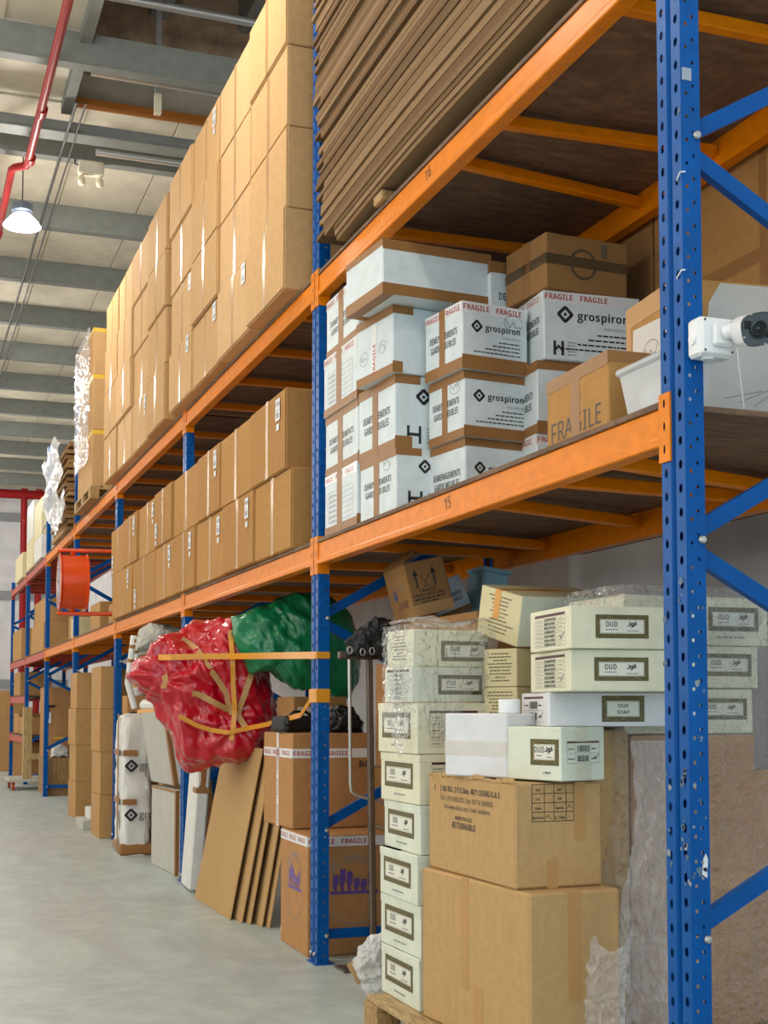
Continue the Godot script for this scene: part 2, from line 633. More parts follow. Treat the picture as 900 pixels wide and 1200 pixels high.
func diamond(p: Print, c: Vector2, r: float) -> void:
	var t := r * 0.4
	for q in 4:
		var a := q * PI / 2
		var P0 := c + Vector2(cos(a), sin(a)) * r * 0.86
		var P1 := c + Vector2(cos(a + PI / 2), sin(a + PI / 2)) * r * 0.86
		var d := P1 - P0
		p.line(P0 + d * 0.13, P1 - d * 0.13, t, INK)
		var k := Vector2(cos(a), sin(a))
		var s := Vector2(-k.y, k.x)
		if q % 2 == 0:
			p.poly([c + k * r * 1.0 - s * r * 0.16, c + k * r * 1.0 + s * r * 0.16, c + k * r * 0.72 + s * r * 0.3, c + k * r * 0.72 - s * r * 0.3], INK)
	p.poly([c + Vector2(r * .26, 0), c + Vector2(0, r * .26), c - Vector2(r * .26, 0), c - Vector2(0, r * .26)], INK)

# big face of a moving carton: emblem, name, small lines
func moving_logo(p: Print, w: float, h: float, hh := true, dy := 0.0) -> void:
	p.layer = 0
	var s := w * 0.085
	var y := h * (0.10 + dy)
	diamond(p, Vector2(-w * 0.29, y + s * 0.1), s)
	p.text("grospiron", w * 0.12, y - s * 0.45, s * 0.98, INK, 0, true, 0, w * 0.56 / (glyphs("grospiron", true).w * s * 0.98))
	p.text("international", w * 0.40, y - s * 1.45, s * 0.4, GREY, 1, false)
	for i in 4:
		p.fine(w * 0.40, y - s * (2.2 + i * 0.62), w * [0.34, 0.44, 0.56, 0.74][i], s * 0.2, INK, 1, 5 + i)
	if hh:
		var x0 := -w * 0.42
		var y0 := -h * 0.43
		var t := s * 0.34
		p.rect(x0, y0, t, s * 1.7, INK); p.rect(x0 + s * 1.0, y0, t, s * 1.7, INK)
		p.path([Vector2(x0 + t * .5, y0 + s * .55), Vector2(x0 + s * .65, y0 + s * 1.05), Vector2(x0 + s * 1.2, y0 + s * .55)], t * 0.8, INK)
		for i in 5: p.fine(x0 + s * 1.8, y0 + s * (1.5 - i * 0.36), s * 1.1, s * 0.14, GREY, -1, 20 + i)

func moving_side(p: Print, w: float, h: float, dy := 0.0) -> void:
	p.layer = 0
	var d := glyphs("DEMENAGEMENTS", true)
	var cap: float = w * 0.72 / d.w
	cap = min(cap * 1.6, h * 0.1)
	var st: float = w * 0.74 / (d.w * cap)
	p.text("DEMENAGEMENTS", 0, h * (0.0 + dy), cap, INK, 0, true, 0, st)
	p.text("GARDE MEUBLES", 0, h * (-0.15 + dy), cap, INK, 0, true, 0, st)
	p.frame(w * 0.40, h * 0.36, w * 0.03, h * 0.06, w * 0.008, INK)

func form_table(p: Print, w: float, h: float) -> void:
	p.layer = 0
	for i in 7: p.rect(-w * 0.38, h * (-0.32 + i * 0.085), w * 0.76, 0.002, GREY)
	for x in [-0.38, -0.1, 0.38]: p.rect(w * x, -h * 0.32, 0.002, h * 0.51, GREY)
	for i in 6: p.fine(-w * 0.35, h * (-0.30 + i * 0.085), w * 0.2, 0.005, GREY, -1, i)

func scribble(p: Print, c: Vector2, s: float, sd: int) -> void:
	var r := RandomNumberGenerator.new()
	r.seed = sd
	p.layer = 1
	var pts := []
	for i in 9: pts.append(c + Vector2((i / 8.0 - 0.5) * s, r.randf_range(-0.25, 0.25) * s))
	p.path(pts, s * 0.03, Color(0.06, 0.06, 0.09))
	p.arc(c, s * 0.62, 0.3, 0.3 + TAU * 0.93, s * 0.025, Color(0.06, 0.06, 0.09), 18, 0.7)

const GOLD := Color(0.105, 0.085, 0.022)
const GOLD2 := Color(0.22, 0.18, 0.06)
const CREAM := Color(0.76, 0.75, 0.66)

# framed label of a cream carton, centre c, size w * h
func oud_label(p: Print, c: Vector2, w: float, h: float, soap := false, speck := 70, sd := 1) -> void:
	p.layer = 0
	p.rect(c.x - w / 2, c.y - h / 2, w, h, GOLD)
	p.layer = 1
	var r := RandomNumberGenerator.new()
	r.seed = sd
	var m := h * 0.2
	for i in speck:
		var q := Vector2(r.randf_range(-0.49, 0.49) * w, r.randf_range(-0.49, 0.49) * h)
		if abs(q.x) < w / 2 - m and abs(q.y) < h / 2 - m: continue
		var s := h * r.randf_range(0.02, 0.045)
		p.poly([c + q + Vector2(s, 0), c + q + Vector2(0, s), c + q - Vector2(s, 0), c + q - Vector2(0, s)], GOLD2)
	p.rect(c.x - w / 2 + m, c.y - h / 2 + m, w - 2 * m, h - 2 * m, CREAM)
	p.layer = 2
	p.frame(c.x - w / 2 + m * 1.12, c.y - h / 2 + m * 1.12, w - 2.24 * m, h - 2.24 * m, h * 0.012, GOLD2)
	if soap:
		p.text("OUD", c.x, c.y + h * 0.04, h * 0.14, INK)
		p.text("SOAP", c.x, c.y - h * 0.2, h * 0.14, INK)
		return
	var iw := w - 2 * m
	p.text("OUD", c.x - iw * 0.24, c.y - h * 0.02, h * 0.23, INK, 0, true, 0, 0.8)
	p.fine(c.x - iw * 0.24, c.y - h * 0.15, iw * 0.26, h * 0.035, INK, 0, 3)
	# the Arabic word beside it, in strokes
	var s := h * 0.26
	var o := Vector2(c.x + iw * 0.24, c.y - h * 0.01)
	var t := h * 0.045
	p.path([o + Vector2(.62, .62) * s, o + Vector2(.42, .8) * s, o + Vector2(.26, .55) * s, o + Vector2(.62, .36) * s, o + Vector2(.25, .25) * s, o + Vector2(.05, .18) * s], t, INK)
	p.arc(o + Vector2(-.12, .42) * s, s * 0.2, 0, TAU, t, INK, 10)
	p.path([o + Vector2(.08, .4) * s, o + Vector2(.04, .1) * s, o + Vector2(-.25, -.12) * s], t, INK)
	p.path([o + Vector2(-.62, .75) * s, o + Vector2(-.5, .35) * s, o + Vector2(-.58, .16) * s, o + Vector2(-.9, .16) * s], t, INK)
	p.fine(o.x, c.y - h * 0.2, iw * 0.26, h * 0.03, INK, 0, 8)

func stock_list(p: Print, c: Vector2, w: float, h: float, rows := 6) -> void:
	p.layer = 0
	p.rect(c.x - w / 2, c.y + h * 0.40, w, h * 0.08, Color(0.09, 0.02, 0.03))
	var rh := h * 0.86 / rows
	for i in rows:
		var y := c.y + h * 0.38 - (i + 1) * rh
		p.rect(c.x - w / 2, y, w, 0.0012, GREY)
		p.fine(c.x - w * 0.46, y + rh * 0.4, w * 0.18, rh * 0.12, INK, -1, i)
		p.barcode(c.x - w * 0.18, y + rh * 0.16, w * 0.36, rh * 0.66, INK, i + 2)
		p.fine(c.x + w * 0.26, y + rh * 0.4, w * 0.16, rh * 0.12, INK, -1, i + 9)
	for x in [-0.5, -0.24, 0.22, 0.5]: p.rect(c.x + w * x, c.y - h * 0.48, 0.0012, h * 0.9, GREY)
	p.path([c + Vector2(w * .34, -h * .2), c + Vector2(w * .38, -h * .27), c + Vector2(w * .48, -h * .1)], 0.003, INK)

func fine_block(p: Print, c: Vector2, w: float, h: float, rows: int, col := INK, sd := 1) -> void:
	p.layer = 0
	var r := RandomNumberGenerator.new()
	r.seed = sd
	for i in rows:
		p.fine(c.x, c.y + h * (0.5 - (i + 0.5) / rows), w * r.randf_range(0.35, 1.0), h / rows * 0.34, col, 0, sd + i)

func ship_label(parent: Node3D, f: Array, u: float, v: float, w := 0.09, h := 0.12, extra := true) -> void:
	var key := "ship%s" % extra
	if not cache.has(key):
		var p := pr()
		p.rect(-0.045, -0.06, 0.09, 0.12, Color(0.72, 0.73, 0.74))
		p.layer = 1
		p.barcode(-0.035, 0.02, 0.07, 0.025, GREY, 4)
		p.fine(-0.035, -0.005, 0.06, 0.006, GREY, -1, 2)
		p.rect(-0.03, -0.045, 0.055, 0.03, GREY)
		if extra:
			p.layer = 0
			p.rect(-0.025, -0.115, 0.055, 0.036, Color(0.7, 0.71, 0.72))
		cache[key] = p.g.mesh(M.print)
	var t: Transform3D = f[0]
	part(parent, "shipping_label", cache[key], t * Vector3(u, v, 0.0015), t.basis.scaled(Vector3.ONE))

# carton lying with its flaps to the aisle: two flap panels with a gap, tape over the gap
func flap_carton(called: String, label: String, group: String, n: Vector3, a: float, b: float, h: float, m: Material, lab: int, th := 0.0) -> Node3D:
	var o := carton(called, label, n, a, b - 0.006, h, th, m, "box", group, 0.006)
	var bb := b - 0.006
	for s in [-1.0, 1.0]:
		part(o, "flap", bx(Vector3(0.006, h - 0.012, a / 2 - 0.007), m, 0.002), Vector3(-bb / 2 - 0.003, h / 2, s * (a / 4 - 0.0005)))
	part(o, "tape", bx(Vector3(0.0012, h - 0.004, 0.05), M.tape_seam), Vector3(-bb / 2 - 0.0064, h / 2, 0))
	if lab > 0:
		var f := face(b + 0.012, h, a, "aisle")
		if lab == 1: ship_label(o, f, a * 0.32, h * 0.28)
		elif lab == 2: ship_label(o, f, -a * 0.36, -h * 0.2)
		else: ship_label(o, f, a * 0.36, h * 0.33, 0.09, 0.12, false)
	return o

# ---------------------------------------------------------------- soft things
# closed lump around centre c: outline in the plane (u,w) is given as radii points, thickness T along nrm
func lump(outline: Array, c: Vector3, nrm: Vector3, T: float, wr: float, fr: float, sd: int, back := -1.0, square := 0.75, fold := 1.0, gathers := []) -> Geo:
	var f := FastNoiseLite.new()
	f.seed = sd
	f.noise_type = FastNoiseLite.TYPE_SIMPLEX_SMOOTH
	f.fractal_type = FastNoiseLite.FRACTAL_RIDGED
	f.fractal_octaves = 3
	f.fractal_gain = 0.38
	f.frequency = fr
	var f2 := FastNoiseLite.new()
	f2.seed = sd + 7
	f2.frequency = fr * 0.45
	var f3 := FastNoiseLite.new()
	f3.seed = sd + 13
	f3.noise_type = FastNoiseLite.TYPE_SIMPLEX_SMOOTH
	f3.fractal_type = FastNoiseLite.FRACTAL_RIDGED
	f3.fractal_octaves = 2
	f3.frequency = fr * 3.2
	var nu := 190
	var nv := 90
	var u := Vector3.UP.cross(nrm).normalized()
	var w := nrm.cross(u).normalized()
	var poly := []
	for q in outline:
		var d: Vector3 = q - c
		poly.append(Vector2(d.dot(u), d.dot(w)))
	var rad := []
	for k in nu:
		var a := TAU * k / nu
		var dir := Vector2(cos(a), sin(a))
		var best := 0.0
		for i in poly.size():
			var p0: Vector2 = poly[i]
			var p1: Vector2 = poly[(i + 1) % poly.size()]
			var e := p1 - p0
			var den := dir.cross(e)
			if abs(den) < 1e-9: continue
			var t := p0.cross(e) / den
			var s := p0.cross(dir) / den
			if s >= -0.0001 and s <= 1.0001 and t > best: best = t
		rad.append(best)
	var P := []
	for i in nv + 1:
		var th := PI * i / nv
		var row := []
		for k in nu:
			var a := TAU * k / nu
			var sr: float = pow(abs(sin(th)), square)
			var cz: float = sign(cos(th)) * pow(abs(cos(th)), square)
			var tt := T if cz > 0 else (T if back < 0 else back)
			var q: Vector3 = c + (u * cos(a) + w * sin(a)) * rad[k] * sr + nrm * tt * cz
			var dn: Vector3 = ((u * cos(a) + w * sin(a)) * sr + nrm * cz).normalized()
			var e := Vector3(q.x, q.y * fold, q.z)
			var disp := f.get_noise_3dv(e) * wr + f2.get_noise_3dv(q * 1.3) * wr * 0.8 + f3.get_noise_3d(q.x * 1.6 + q.y * 0.9, q.y * 0.45 - q.x * 0.3, q.z) * wr * 0.2
			for gt in gathers:   # folds that fan out from a tied point
				var dd: Vector3 = q - gt[0]
				var pl := Vector2(dd.dot(u), dd.dot(w))
				var rr := pl.length()
				var fall: float = exp(-pow(rr / gt[1], 2.0))
				disp += sin(atan2(pl.y, pl.x) * gt[2] + 6.0 * f2.get_noise_3dv(q * 2.0)) * gt[3] * fall * clamp(rr * 9.0, 0.0, 1.0) - gt[3] * 1.6 * exp(-pow(rr / (gt[1] * 0.25), 2.0))
			row.append(q + dn * disp)
		P.append(row)
	skin.clear()
	for i in nv / 2 + 1:
		for k in nu: skin.append(P[i][k])
	var g := Geo.new()
	g.grid(P, true, true)
	return g

var skin := []   # front points of the last lump

# point of the last lump's front that lies on the line of sight of a photo pixel
func on_skin(px: float, py: float, org: Vector3) -> Vector3:
	var d := ray(px, py).normalized()
	var best := Vector3.ZERO
	var bd := 1e9
	for q in skin:
		var e: Vector3 = q + org - EYE
		var t := e.dot(d)
		var off := (e - d * t).length() + t * 0.02
		if off < bd:
			bd = off
			best = q
	return best

# band lying on the last lump along photo points
func skin_band(pix: Array, w: float, org: Vector3, lift: float) -> Geo:
	var pts := []
	for i in pix.size() - 1:
		for k in 5:
			var t := k / 5.0
			pts.append(on_skin(lerp(float(pix[i][0]), float(pix[i + 1][0]), t), lerp(float(pix[i][1]), float(pix[i + 1][1]), t), org))
	pts.append(on_skin(pix[-1][0], pix[-1][1], org))
	for pass_ in 2:   # pulled taut
		for i in range(1, pts.size() - 1): pts[i] = (pts[i - 1] + pts[i] * 2.0 + pts[i + 1]) * 0.25
	var g := Geo.new()
	var P := []
	for i in pts.size():
		var dir: Vector3 = (pts[min(i + 1, pts.size() - 1)] - pts[max(i - 1, 0)]).normalized()
		var view: Vector3 = (EYE - (pts[i] + org)).normalized()
		var side := dir.cross(view).normalized()
		var c: Vector3 = pts[i] + view * lift
		P.append([c - side * w / 2, c + side * w / 2])
	g.grid(P)
	return g

# crumpled film: a grid over the patch given by a callable (s,t) -> [point, normal]
func film_sheet(fn: Callable, nu: int, nv: int, amp: float, fr: float, sd: int, stretch := Vector3.ONE) -> Geo:
	var f := FastNoiseLite.new()
	f.seed = sd
	f.noise_type = FastNoiseLite.TYPE_SIMPLEX_SMOOTH
	f.fractal_type = FastNoiseLite.FRACTAL_RIDGED
	f.fractal_octaves = 4
	f.frequency = fr
	var P := []
	for i in nv + 1:
		var row := []
		for j in nu + 1:
			var r: Array = fn.call(float(j) / nu, float(i) / nv)
			var q: Vector3 = r[0]
			var nn: Vector3 = r[1]
			row.append(q + nn * (0.004 + amp * (0.5 + 0.5 * f.get_noise_3dv(q * stretch))))
		P.append(row)
	var g := Geo.new()
	g.grid(P)
	return g

# ribbon of width w along points, broad side facing nrm
func ribbon(pts: Array, w: float, nrm: Vector3, t := 0.002) -> Geo:
	var g := Geo.new()
	for i in pts.size() - 1:
		g.bar(pts[i], pts[i + 1], t, w, Vector3.UP if abs(nrm.y) < 0.9 else Vector3.RIGHT)
	return g

# ================================================================ build
func _ready() -> void:
	rng.seed = 20
	# ---- camera
	var cam := Camera3D.new()
	cam.name = "camera"
	cam.projection = Camera3D.PROJECTION_FRUSTUM
	cam.near = 0.05
	cam.far = 200.0
	cam.size = 0.05 * 1200.0 / FOC
	cam.frustum_offset = Vector2(0, 0.05 * SHIFT / FOC)
	add_child(cam)
	cam.position = EYE
	cam.rotation = Vector3(PIT, -YAW, 0)
	cam.current = true
	# ---- surroundings
	var we := WorldEnvironment.new()
	we.name = "environment"
	var env := Environment.new()
	env.background_mode = Environment.BG_COLOR
	env.background_color = Color(0, 0, 0)
	env.tonemap_mode = Environment.TONE_MAPPER_LINEAR
	env.tonemap_exposure = 1.0
	env.sdfgi_enabled = true
	env.ssao_enabled = true
	env.ssil_enabled = true
	we.environment = env
	add_child(we)
	make_materials()
	build_lamps()
	build_windows()
	build_room()
	build_rack()
	build_upper_shelf()
	build_middle_shelf()
	build_near_floor()
	build_second_bay()
	build_far()
	build_details()

const LAMP_ENERGY := 3.0
const WINDOW_ENERGY := 7.8

# hanging high-bay lamps along the aisle and over the neighbouring aisles
func build_lamps() -> void:
	var spots := []
	for z in [7.3, 1.6, -4.1, -9.79, -15.5, -21.2, -26.9]: spots.append(Vector3(-0.95 if z < -9.0 and z > -10.0 else -1.25, 6.0, z))
	for z in [10.1, 4.4, -1.2, -6.9, -12.6, -18.3, -24.0]: spots.append(Vector3(-5.2, 6.0, z))
	var i := 0
	for s in spots:
		var lb := ("hanging high-bay lamp with a white bell reflector beside the red pipe elbow" if s.x > -1 else "hanging high-bay lamp further along the row beside the red pipe") if s.x > -2 else "hanging high-bay lamp over the far side of the aisle"
		var o := thing("high_bay_lamp", lb, "lamp", s, 0.0, "high-bay lamps over the aisle" if s.x > -2 else "high-bay lamps over the far aisle")
		var g := Geo.new()
		g.lathe([Vector2(0.075, 0.0), Vector2(0.1, -0.025), Vector2(0.165, -0.10), Vector2(0.178, -0.125)], Vector3.ZERO, Basis.IDENTITY, 28)
		put(o, "reflector", g, M.lamp_shade)
		g = Geo.new()
		g.lathe([Vector2(0.0, 0.11), Vector2(0.06, 0.11), Vector2(0.1, 0.085), Vector2(0.1, 0.02), Vector2(0.078, 0.0), Vector2(0.0, 0.0)], Vector3.ZERO, Basis.IDENTITY, 24)
		put(o, "housing", g, M.lamp_metal)
		g = Geo.new()
		g.lathe([Vector2(0.0, -0.075), Vector2(0.05, -0.068), Vector2(0.082, -0.04), Vector2(0.085, -0.012), Vector2(0.0, -0.008)], Vector3.ZERO, Basis.IDENTITY, 20)
		put(o, "diffuser", g, M.lamp_glow)
		g = Geo.new()
		g.tube([Vector3(0, 0.11, 0), Vector3(0, 0.3, 0.02), Vector3(0.0, 0.74, 0.0)], 0.006, 6)
		put(o, "cord", g, M.cable)
		var l := OmniLight3D.new()
		l.name = "light"
		l.light_color = Color(1.0, 0.97, 0.93)
		l.light_energy = LAMP_ENERGY
		l.light_size = 0.17
		l.omni_range = 60.0
		l.omni_attenuation = 2.0
		l.shadow_enabled = true
		o.add_child(l)
		l.position = Vector3(0, -0.2, 0)
		i += 1

# tall frosted windows in the wall across the aisle and in the wall behind the viewer: the soft daylight on the aisle faces
func build_windows() -> void:
	var k := 1
	for z in [1.6, -4.0, -9.6, -15.2, -20.8, -26.4]:
		daylight_window(k, Vector3(WL, 3.0, z), Basis(Vector3.UP, -PI / 2), 3.8, 3.4, WINDOW_ENERGY, Color(1.0, 0.965, 0.9))
		k += 1
	for x in [-4.9, -0.6]:
		daylight_window(k, Vector3(x, 2.9, ZN), Basis.IDENTITY, 3.8, 3.4, WINDOW_ENERGY * 1.9, Color(0.68, 0.89, 1.0))
		k += 1

# local -z looks into the room
func daylight_window(k: int, at: Vector3, b: Basis, w: float, h: float, e: float, col: Color) -> void:
	var o := struct("window_%d" % k, "tall frosted daylight window")
	o.transform = Transform3D(b, at)
	part(o, "pane", bx(Vector3(w, h, 0.02), M.pane), Vector3(0, 0, -0.02))
	for x in [-1.0, -0.333, 0.333, 1.0]: part(o, "mullion", bx(Vector3(0.07, h + 0.07, 0.08), M.wall_band, 0.006), Vector3(x * w / 2, 0, -0.04))
	for y in [-1.0, 0.0, 1.0]: part(o, "transom", bx(Vector3(w, 0.07, 0.07), M.wall_band, 0.006), Vector3(0, y * h / 2, -0.04))
	var l := AreaLight3D.new()
	l.name = "light"
	l.area_size = Vector2(w, h)
	l.area_normalize_energy = true
	l.light_color = col
	l.light_energy = e
	l.shadow_enabled = true
	l.area_range = 60.0
	l.area_attenuation = 2.0
	o.add_child(l)
	l.position = Vector3(0, 0, -0.12)

func slab(parent: Node3D, called: String, lo: Vector3, hi: Vector3, m: Material, bevel := 0.0) -> MeshInstance3D:
	return part(parent, called, bx(hi - lo, m, bevel), (lo + hi) / 2)

const WX := 2.0
const WL := -8.0
const ZE := -31.0
const ZN := 14.0
const CY := 6.75

func build_room() -> void:
	var fl := struct("floor", "pale grey polished concrete warehouse floor")
	slab(fl, "concrete_slab", Vector3(WL, -0.2, ZE), Vector3(WX, 0, ZN), M.floor)
	var w := struct("wall_right", "pale wall behind the racking")
	slab(w, "panel", Vector3(WX, 0, ZE - 0.2), Vector3(WX + 0.2, 9, ZN), M.wall)
	w = struct("wall_left", "pale wall on the far side of the aisle")
	slab(w, "panel", Vector3(WL - 0.2, 0, ZE - 0.2), Vector3(WL, 9, ZN), M.wall)
	w = struct("wall_near", "pale wall behind the viewer")
	slab(w, "panel", Vector3(WL - 0.2, 0, ZN), Vector3(WX + 0.2, 9, ZN + 0.2), M.wall)
	w = struct("wall_end", "pale clad end wall with grey rails")
	slab(w, "panel", Vector3(WL, 0, ZE - 0.2), Vector3(WX, 9, ZE), M.wall)
	for y in [1.86, 4.05, 6.0]:
		slab(w, "rail", Vector3(WL, y - 0.11, ZE), Vector3(WX, y + 0.11, ZE + 0.08), M.wall_band)
	# ceiling of long panels, with the raised opening over the rack
	var c := struct("ceiling", "cream sheet ceiling panels above grey purlins")
	var x := WL
	var hx0 := -0.6
	var hz0 := -8.93
	var hz1 := -3.4
	slab(c, "roof_deck", Vector3(WL, CY + 0.02, ZE), Vector3(hx0, CY + 0.3, ZN), M.ceiling)
	slab(c, "roof_deck", Vector3(hx0, CY + 0.02, ZE), Vector3(WX, CY + 0.3, hz0), M.ceiling)
	slab(c, "roof_deck", Vector3(hx0, CY + 0.02, hz1), Vector3(WX, CY + 0.3, ZN), M.ceiling)
	while x < WX - 0.01:
		var x1: float = min(x + 0.84, WX)
		if x1 <= hx0 + 0.001 or x >= WX:
			slab(c, "ceiling_panel", Vector3(x + 0.006, CY, ZE), Vector3(x1 - 0.006, CY + 0.02, ZN), M.ceiling, 0.004)
		else:
			slab(c, "ceiling_panel", Vector3(x + 0.006, CY, ZE), Vector3(x1 - 0.006, CY + 0.02, hz0), M.ceiling, 0.004)
			slab(c, "ceiling_panel", Vector3(x + 0.006, CY, hz1), Vector3(x1 - 0.006, CY + 0.02, ZN), M.ceiling, 0.004)
		x = x1
	# raised roof opening
	var h := struct("trim_1", "raised brown roof opening with pipes inside")
	slab(h, "opening_top", Vector3(hx0, 8.2, hz0), Vector3(WX, 8.4, hz1), M.hatch)
	slab(h, "opening_side", Vector3(hx0 - 0.08, CY + 0.02, hz0), Vector3(hx0, 8.3, hz1), M.hatch)
	slab(h, "opening_side", Vector3(hx0, CY + 0.02, hz0 - 0.08), Vector3(WX, 8.3, hz0), M.hatch)
	slab(h, "opening_side", Vector3(hx0, CY + 0.02, hz1), Vector3(WX, 8.3, hz1 + 0.08), M.hatch)
	slab(h, "opening_edge", Vector3(hx0, CY - 0.02, hz0), Vector3(WX, CY + 0.035, hz0 + 0.1), M.hatch_trim)
	slab(h, "opening_edge", Vector3(hx0 - 0.09, CY - 0.09, hz0 - 0.02), Vector3(hx0 + 0.0, CY + 0.05, hz1), M.purlin)
	for k in 3:
		slab(h, "rafter", Vector3(0.1 + k * 0.85, 7.7, hz0), Vector3(0.28 + k * 0.85, 8.2, hz1), M.purlin)
	for k in 2:
		slab(h, "opening_rib", Vector3(hx0, 7.45 + k * 0.1, -6.5 + k * 1.6), Vector3(WX, 7.75 + k * 0.1, -6.3 + k * 1.6), M.hatch)
	# purlins across the aisle
	var z := -7.62
	while z > ZE + 1.0:
		var pl := struct("trim_%d" % int(2 + round((-7.62 - z) / 1.93)), "grey steel roof purlin")
		slab(pl, "web", Vector3(WL, 6.5, z - 0.01), Vector3(WX, CY, z + 0.05), M.purlin, 0.003)
		slab(pl, "flange", Vector3(WL, 6.48, z - 0.06), Vector3(WX, 6.5, z + 0.06), M.purlin, 0.003)
		slab(pl, "lip", Vector3(WL, 6.5, z + 0.048), Vector3(WX, 6.53, z + 0.06), M.purlin)
		z -= 1.93
	# cable tray in front of the second purlin
	var tr := struct("trim_40", "grey cable tray along the second purlin")
	slab(tr, "tray", Vector3(WL, 6.45, -9.05), Vector3(WX, 6.47, -8.85), M.purlin)
	slab(tr, "rail", Vector3(WL, 6.47, -9.06), Vector3(WX, 6.55, -9.03), M.purlin)
	slab(tr, "rail", Vector3(WL, 6.47, -8.87), Vector3(WX, 6.55, -8.84), M.purlin)
	var g := Geo.new()
	g.tube([Vector3(-0.35, 6.42, -9.12), Vector3(WX, 6.42, -9.12)], 0.03, 10)
	put(tr, "tube", g, M.galv)

# ---------------------------------------------------------------- racking
func upright_mesh(hgt: float) -> ArrayMesh:
	var key := "up%.2f" % hgt
	if cache.has(key): return cache[key]
	var g := Geo.new()
	var pitch := 0.065
	var n := int(hgt / pitch)
	var sw := 0.046
	var dp := 0.058
	for i in n:
		var y := i * pitch
		# two front strips (x = 0) with slots, staggered a little
		g.holed(Vector3(0, y, 0), Vector3(0, 0, 1), Vector3.UP, sw, pitch, sw * 0.5, pitch * 0.42, 0.0085, 0.013)
		g.holed(Vector3(0, y, PW - sw), Vector3(0, 0, 1), Vector3.UP, sw, pitch, sw * 0.5, pitch * 0.62, 0.0085, 0.013)
		# sides with small holes
		for s in 2:
			var zz := PW if s == 0 else 0.0
			var u := Vector3(1, 0, 0) if s == 0 else Vector3(-1, 0, 0)
			var o := Vector3(0, y, zz) if s == 0 else Vector3(dp, y, 0)
			g.holed(o, u, Vector3.UP, dp * 0.45, pitch, dp * 0.3, pitch * 0.3, 0.0045, 0.0055)
			g.holed(o + u * dp * 0.45, u, Vector3.UP, dp * 0.55, pitch, dp * 0.2, pitch * 0.65, 0.0045, 0.0055)
	var H := n * pitch
	# groove between the strips
	var gd := 0.012
	g.quad(Vector3(0, 0, sw), Vector3(gd, 0, sw + 0.006), Vector3(gd, H, sw + 0.006), Vector3(0, H, sw))
	g.quad(Vector3(gd, 0, sw + 0.006), Vector3(gd, 0, PW - sw - 0.006), Vector3(gd, H, PW - sw - 0.006), Vector3(gd, H, sw + 0.006))
	g.quad(Vector3(gd, 0, PW - sw - 0.006), Vector3(0, 0, PW - sw), Vector3(0, H, PW - sw), Vector3(gd, H, PW - sw - 0.006))
	# returned back lips and a closing web so that the slots look into a dark hollow
	g.box(Vector3(dp + 0.001, H / 2, 0.016), Vector3(0.002, H, 0.032))
	g.box(Vector3(dp + 0.001, H / 2, PW - 0.016), Vector3(0.002, H, 0.032))
	cache[key] = g.mesh(M.blue)
	return cache[key]

func channel(g: Geo, p: Vector3, q: Vector3, w: float, d: float) -> void:
	# U channel in the plane of the frame, open away from the viewer's side
	var dir := (q - p).normalized()
	var side := dir.cross(Vector3(0, 0, 1)).normalized()
	var up := Vector3(0, 0, 1)
	g.bar(p + up * d / 2, q + up * d / 2, w, 0.003, Vector3(0, 0, 1))
	g.bar(p + side * (w / 2 - 0.0015), q + side * (w / 2 - 0.0015), 0.003, d, Vector3(0, 0, 1))
	g.bar(p - side * (w / 2 - 0.0015), q - side * (w / 2 - 0.0015), 0.003, d, Vector3(0, 0, 1))

var post_z := []

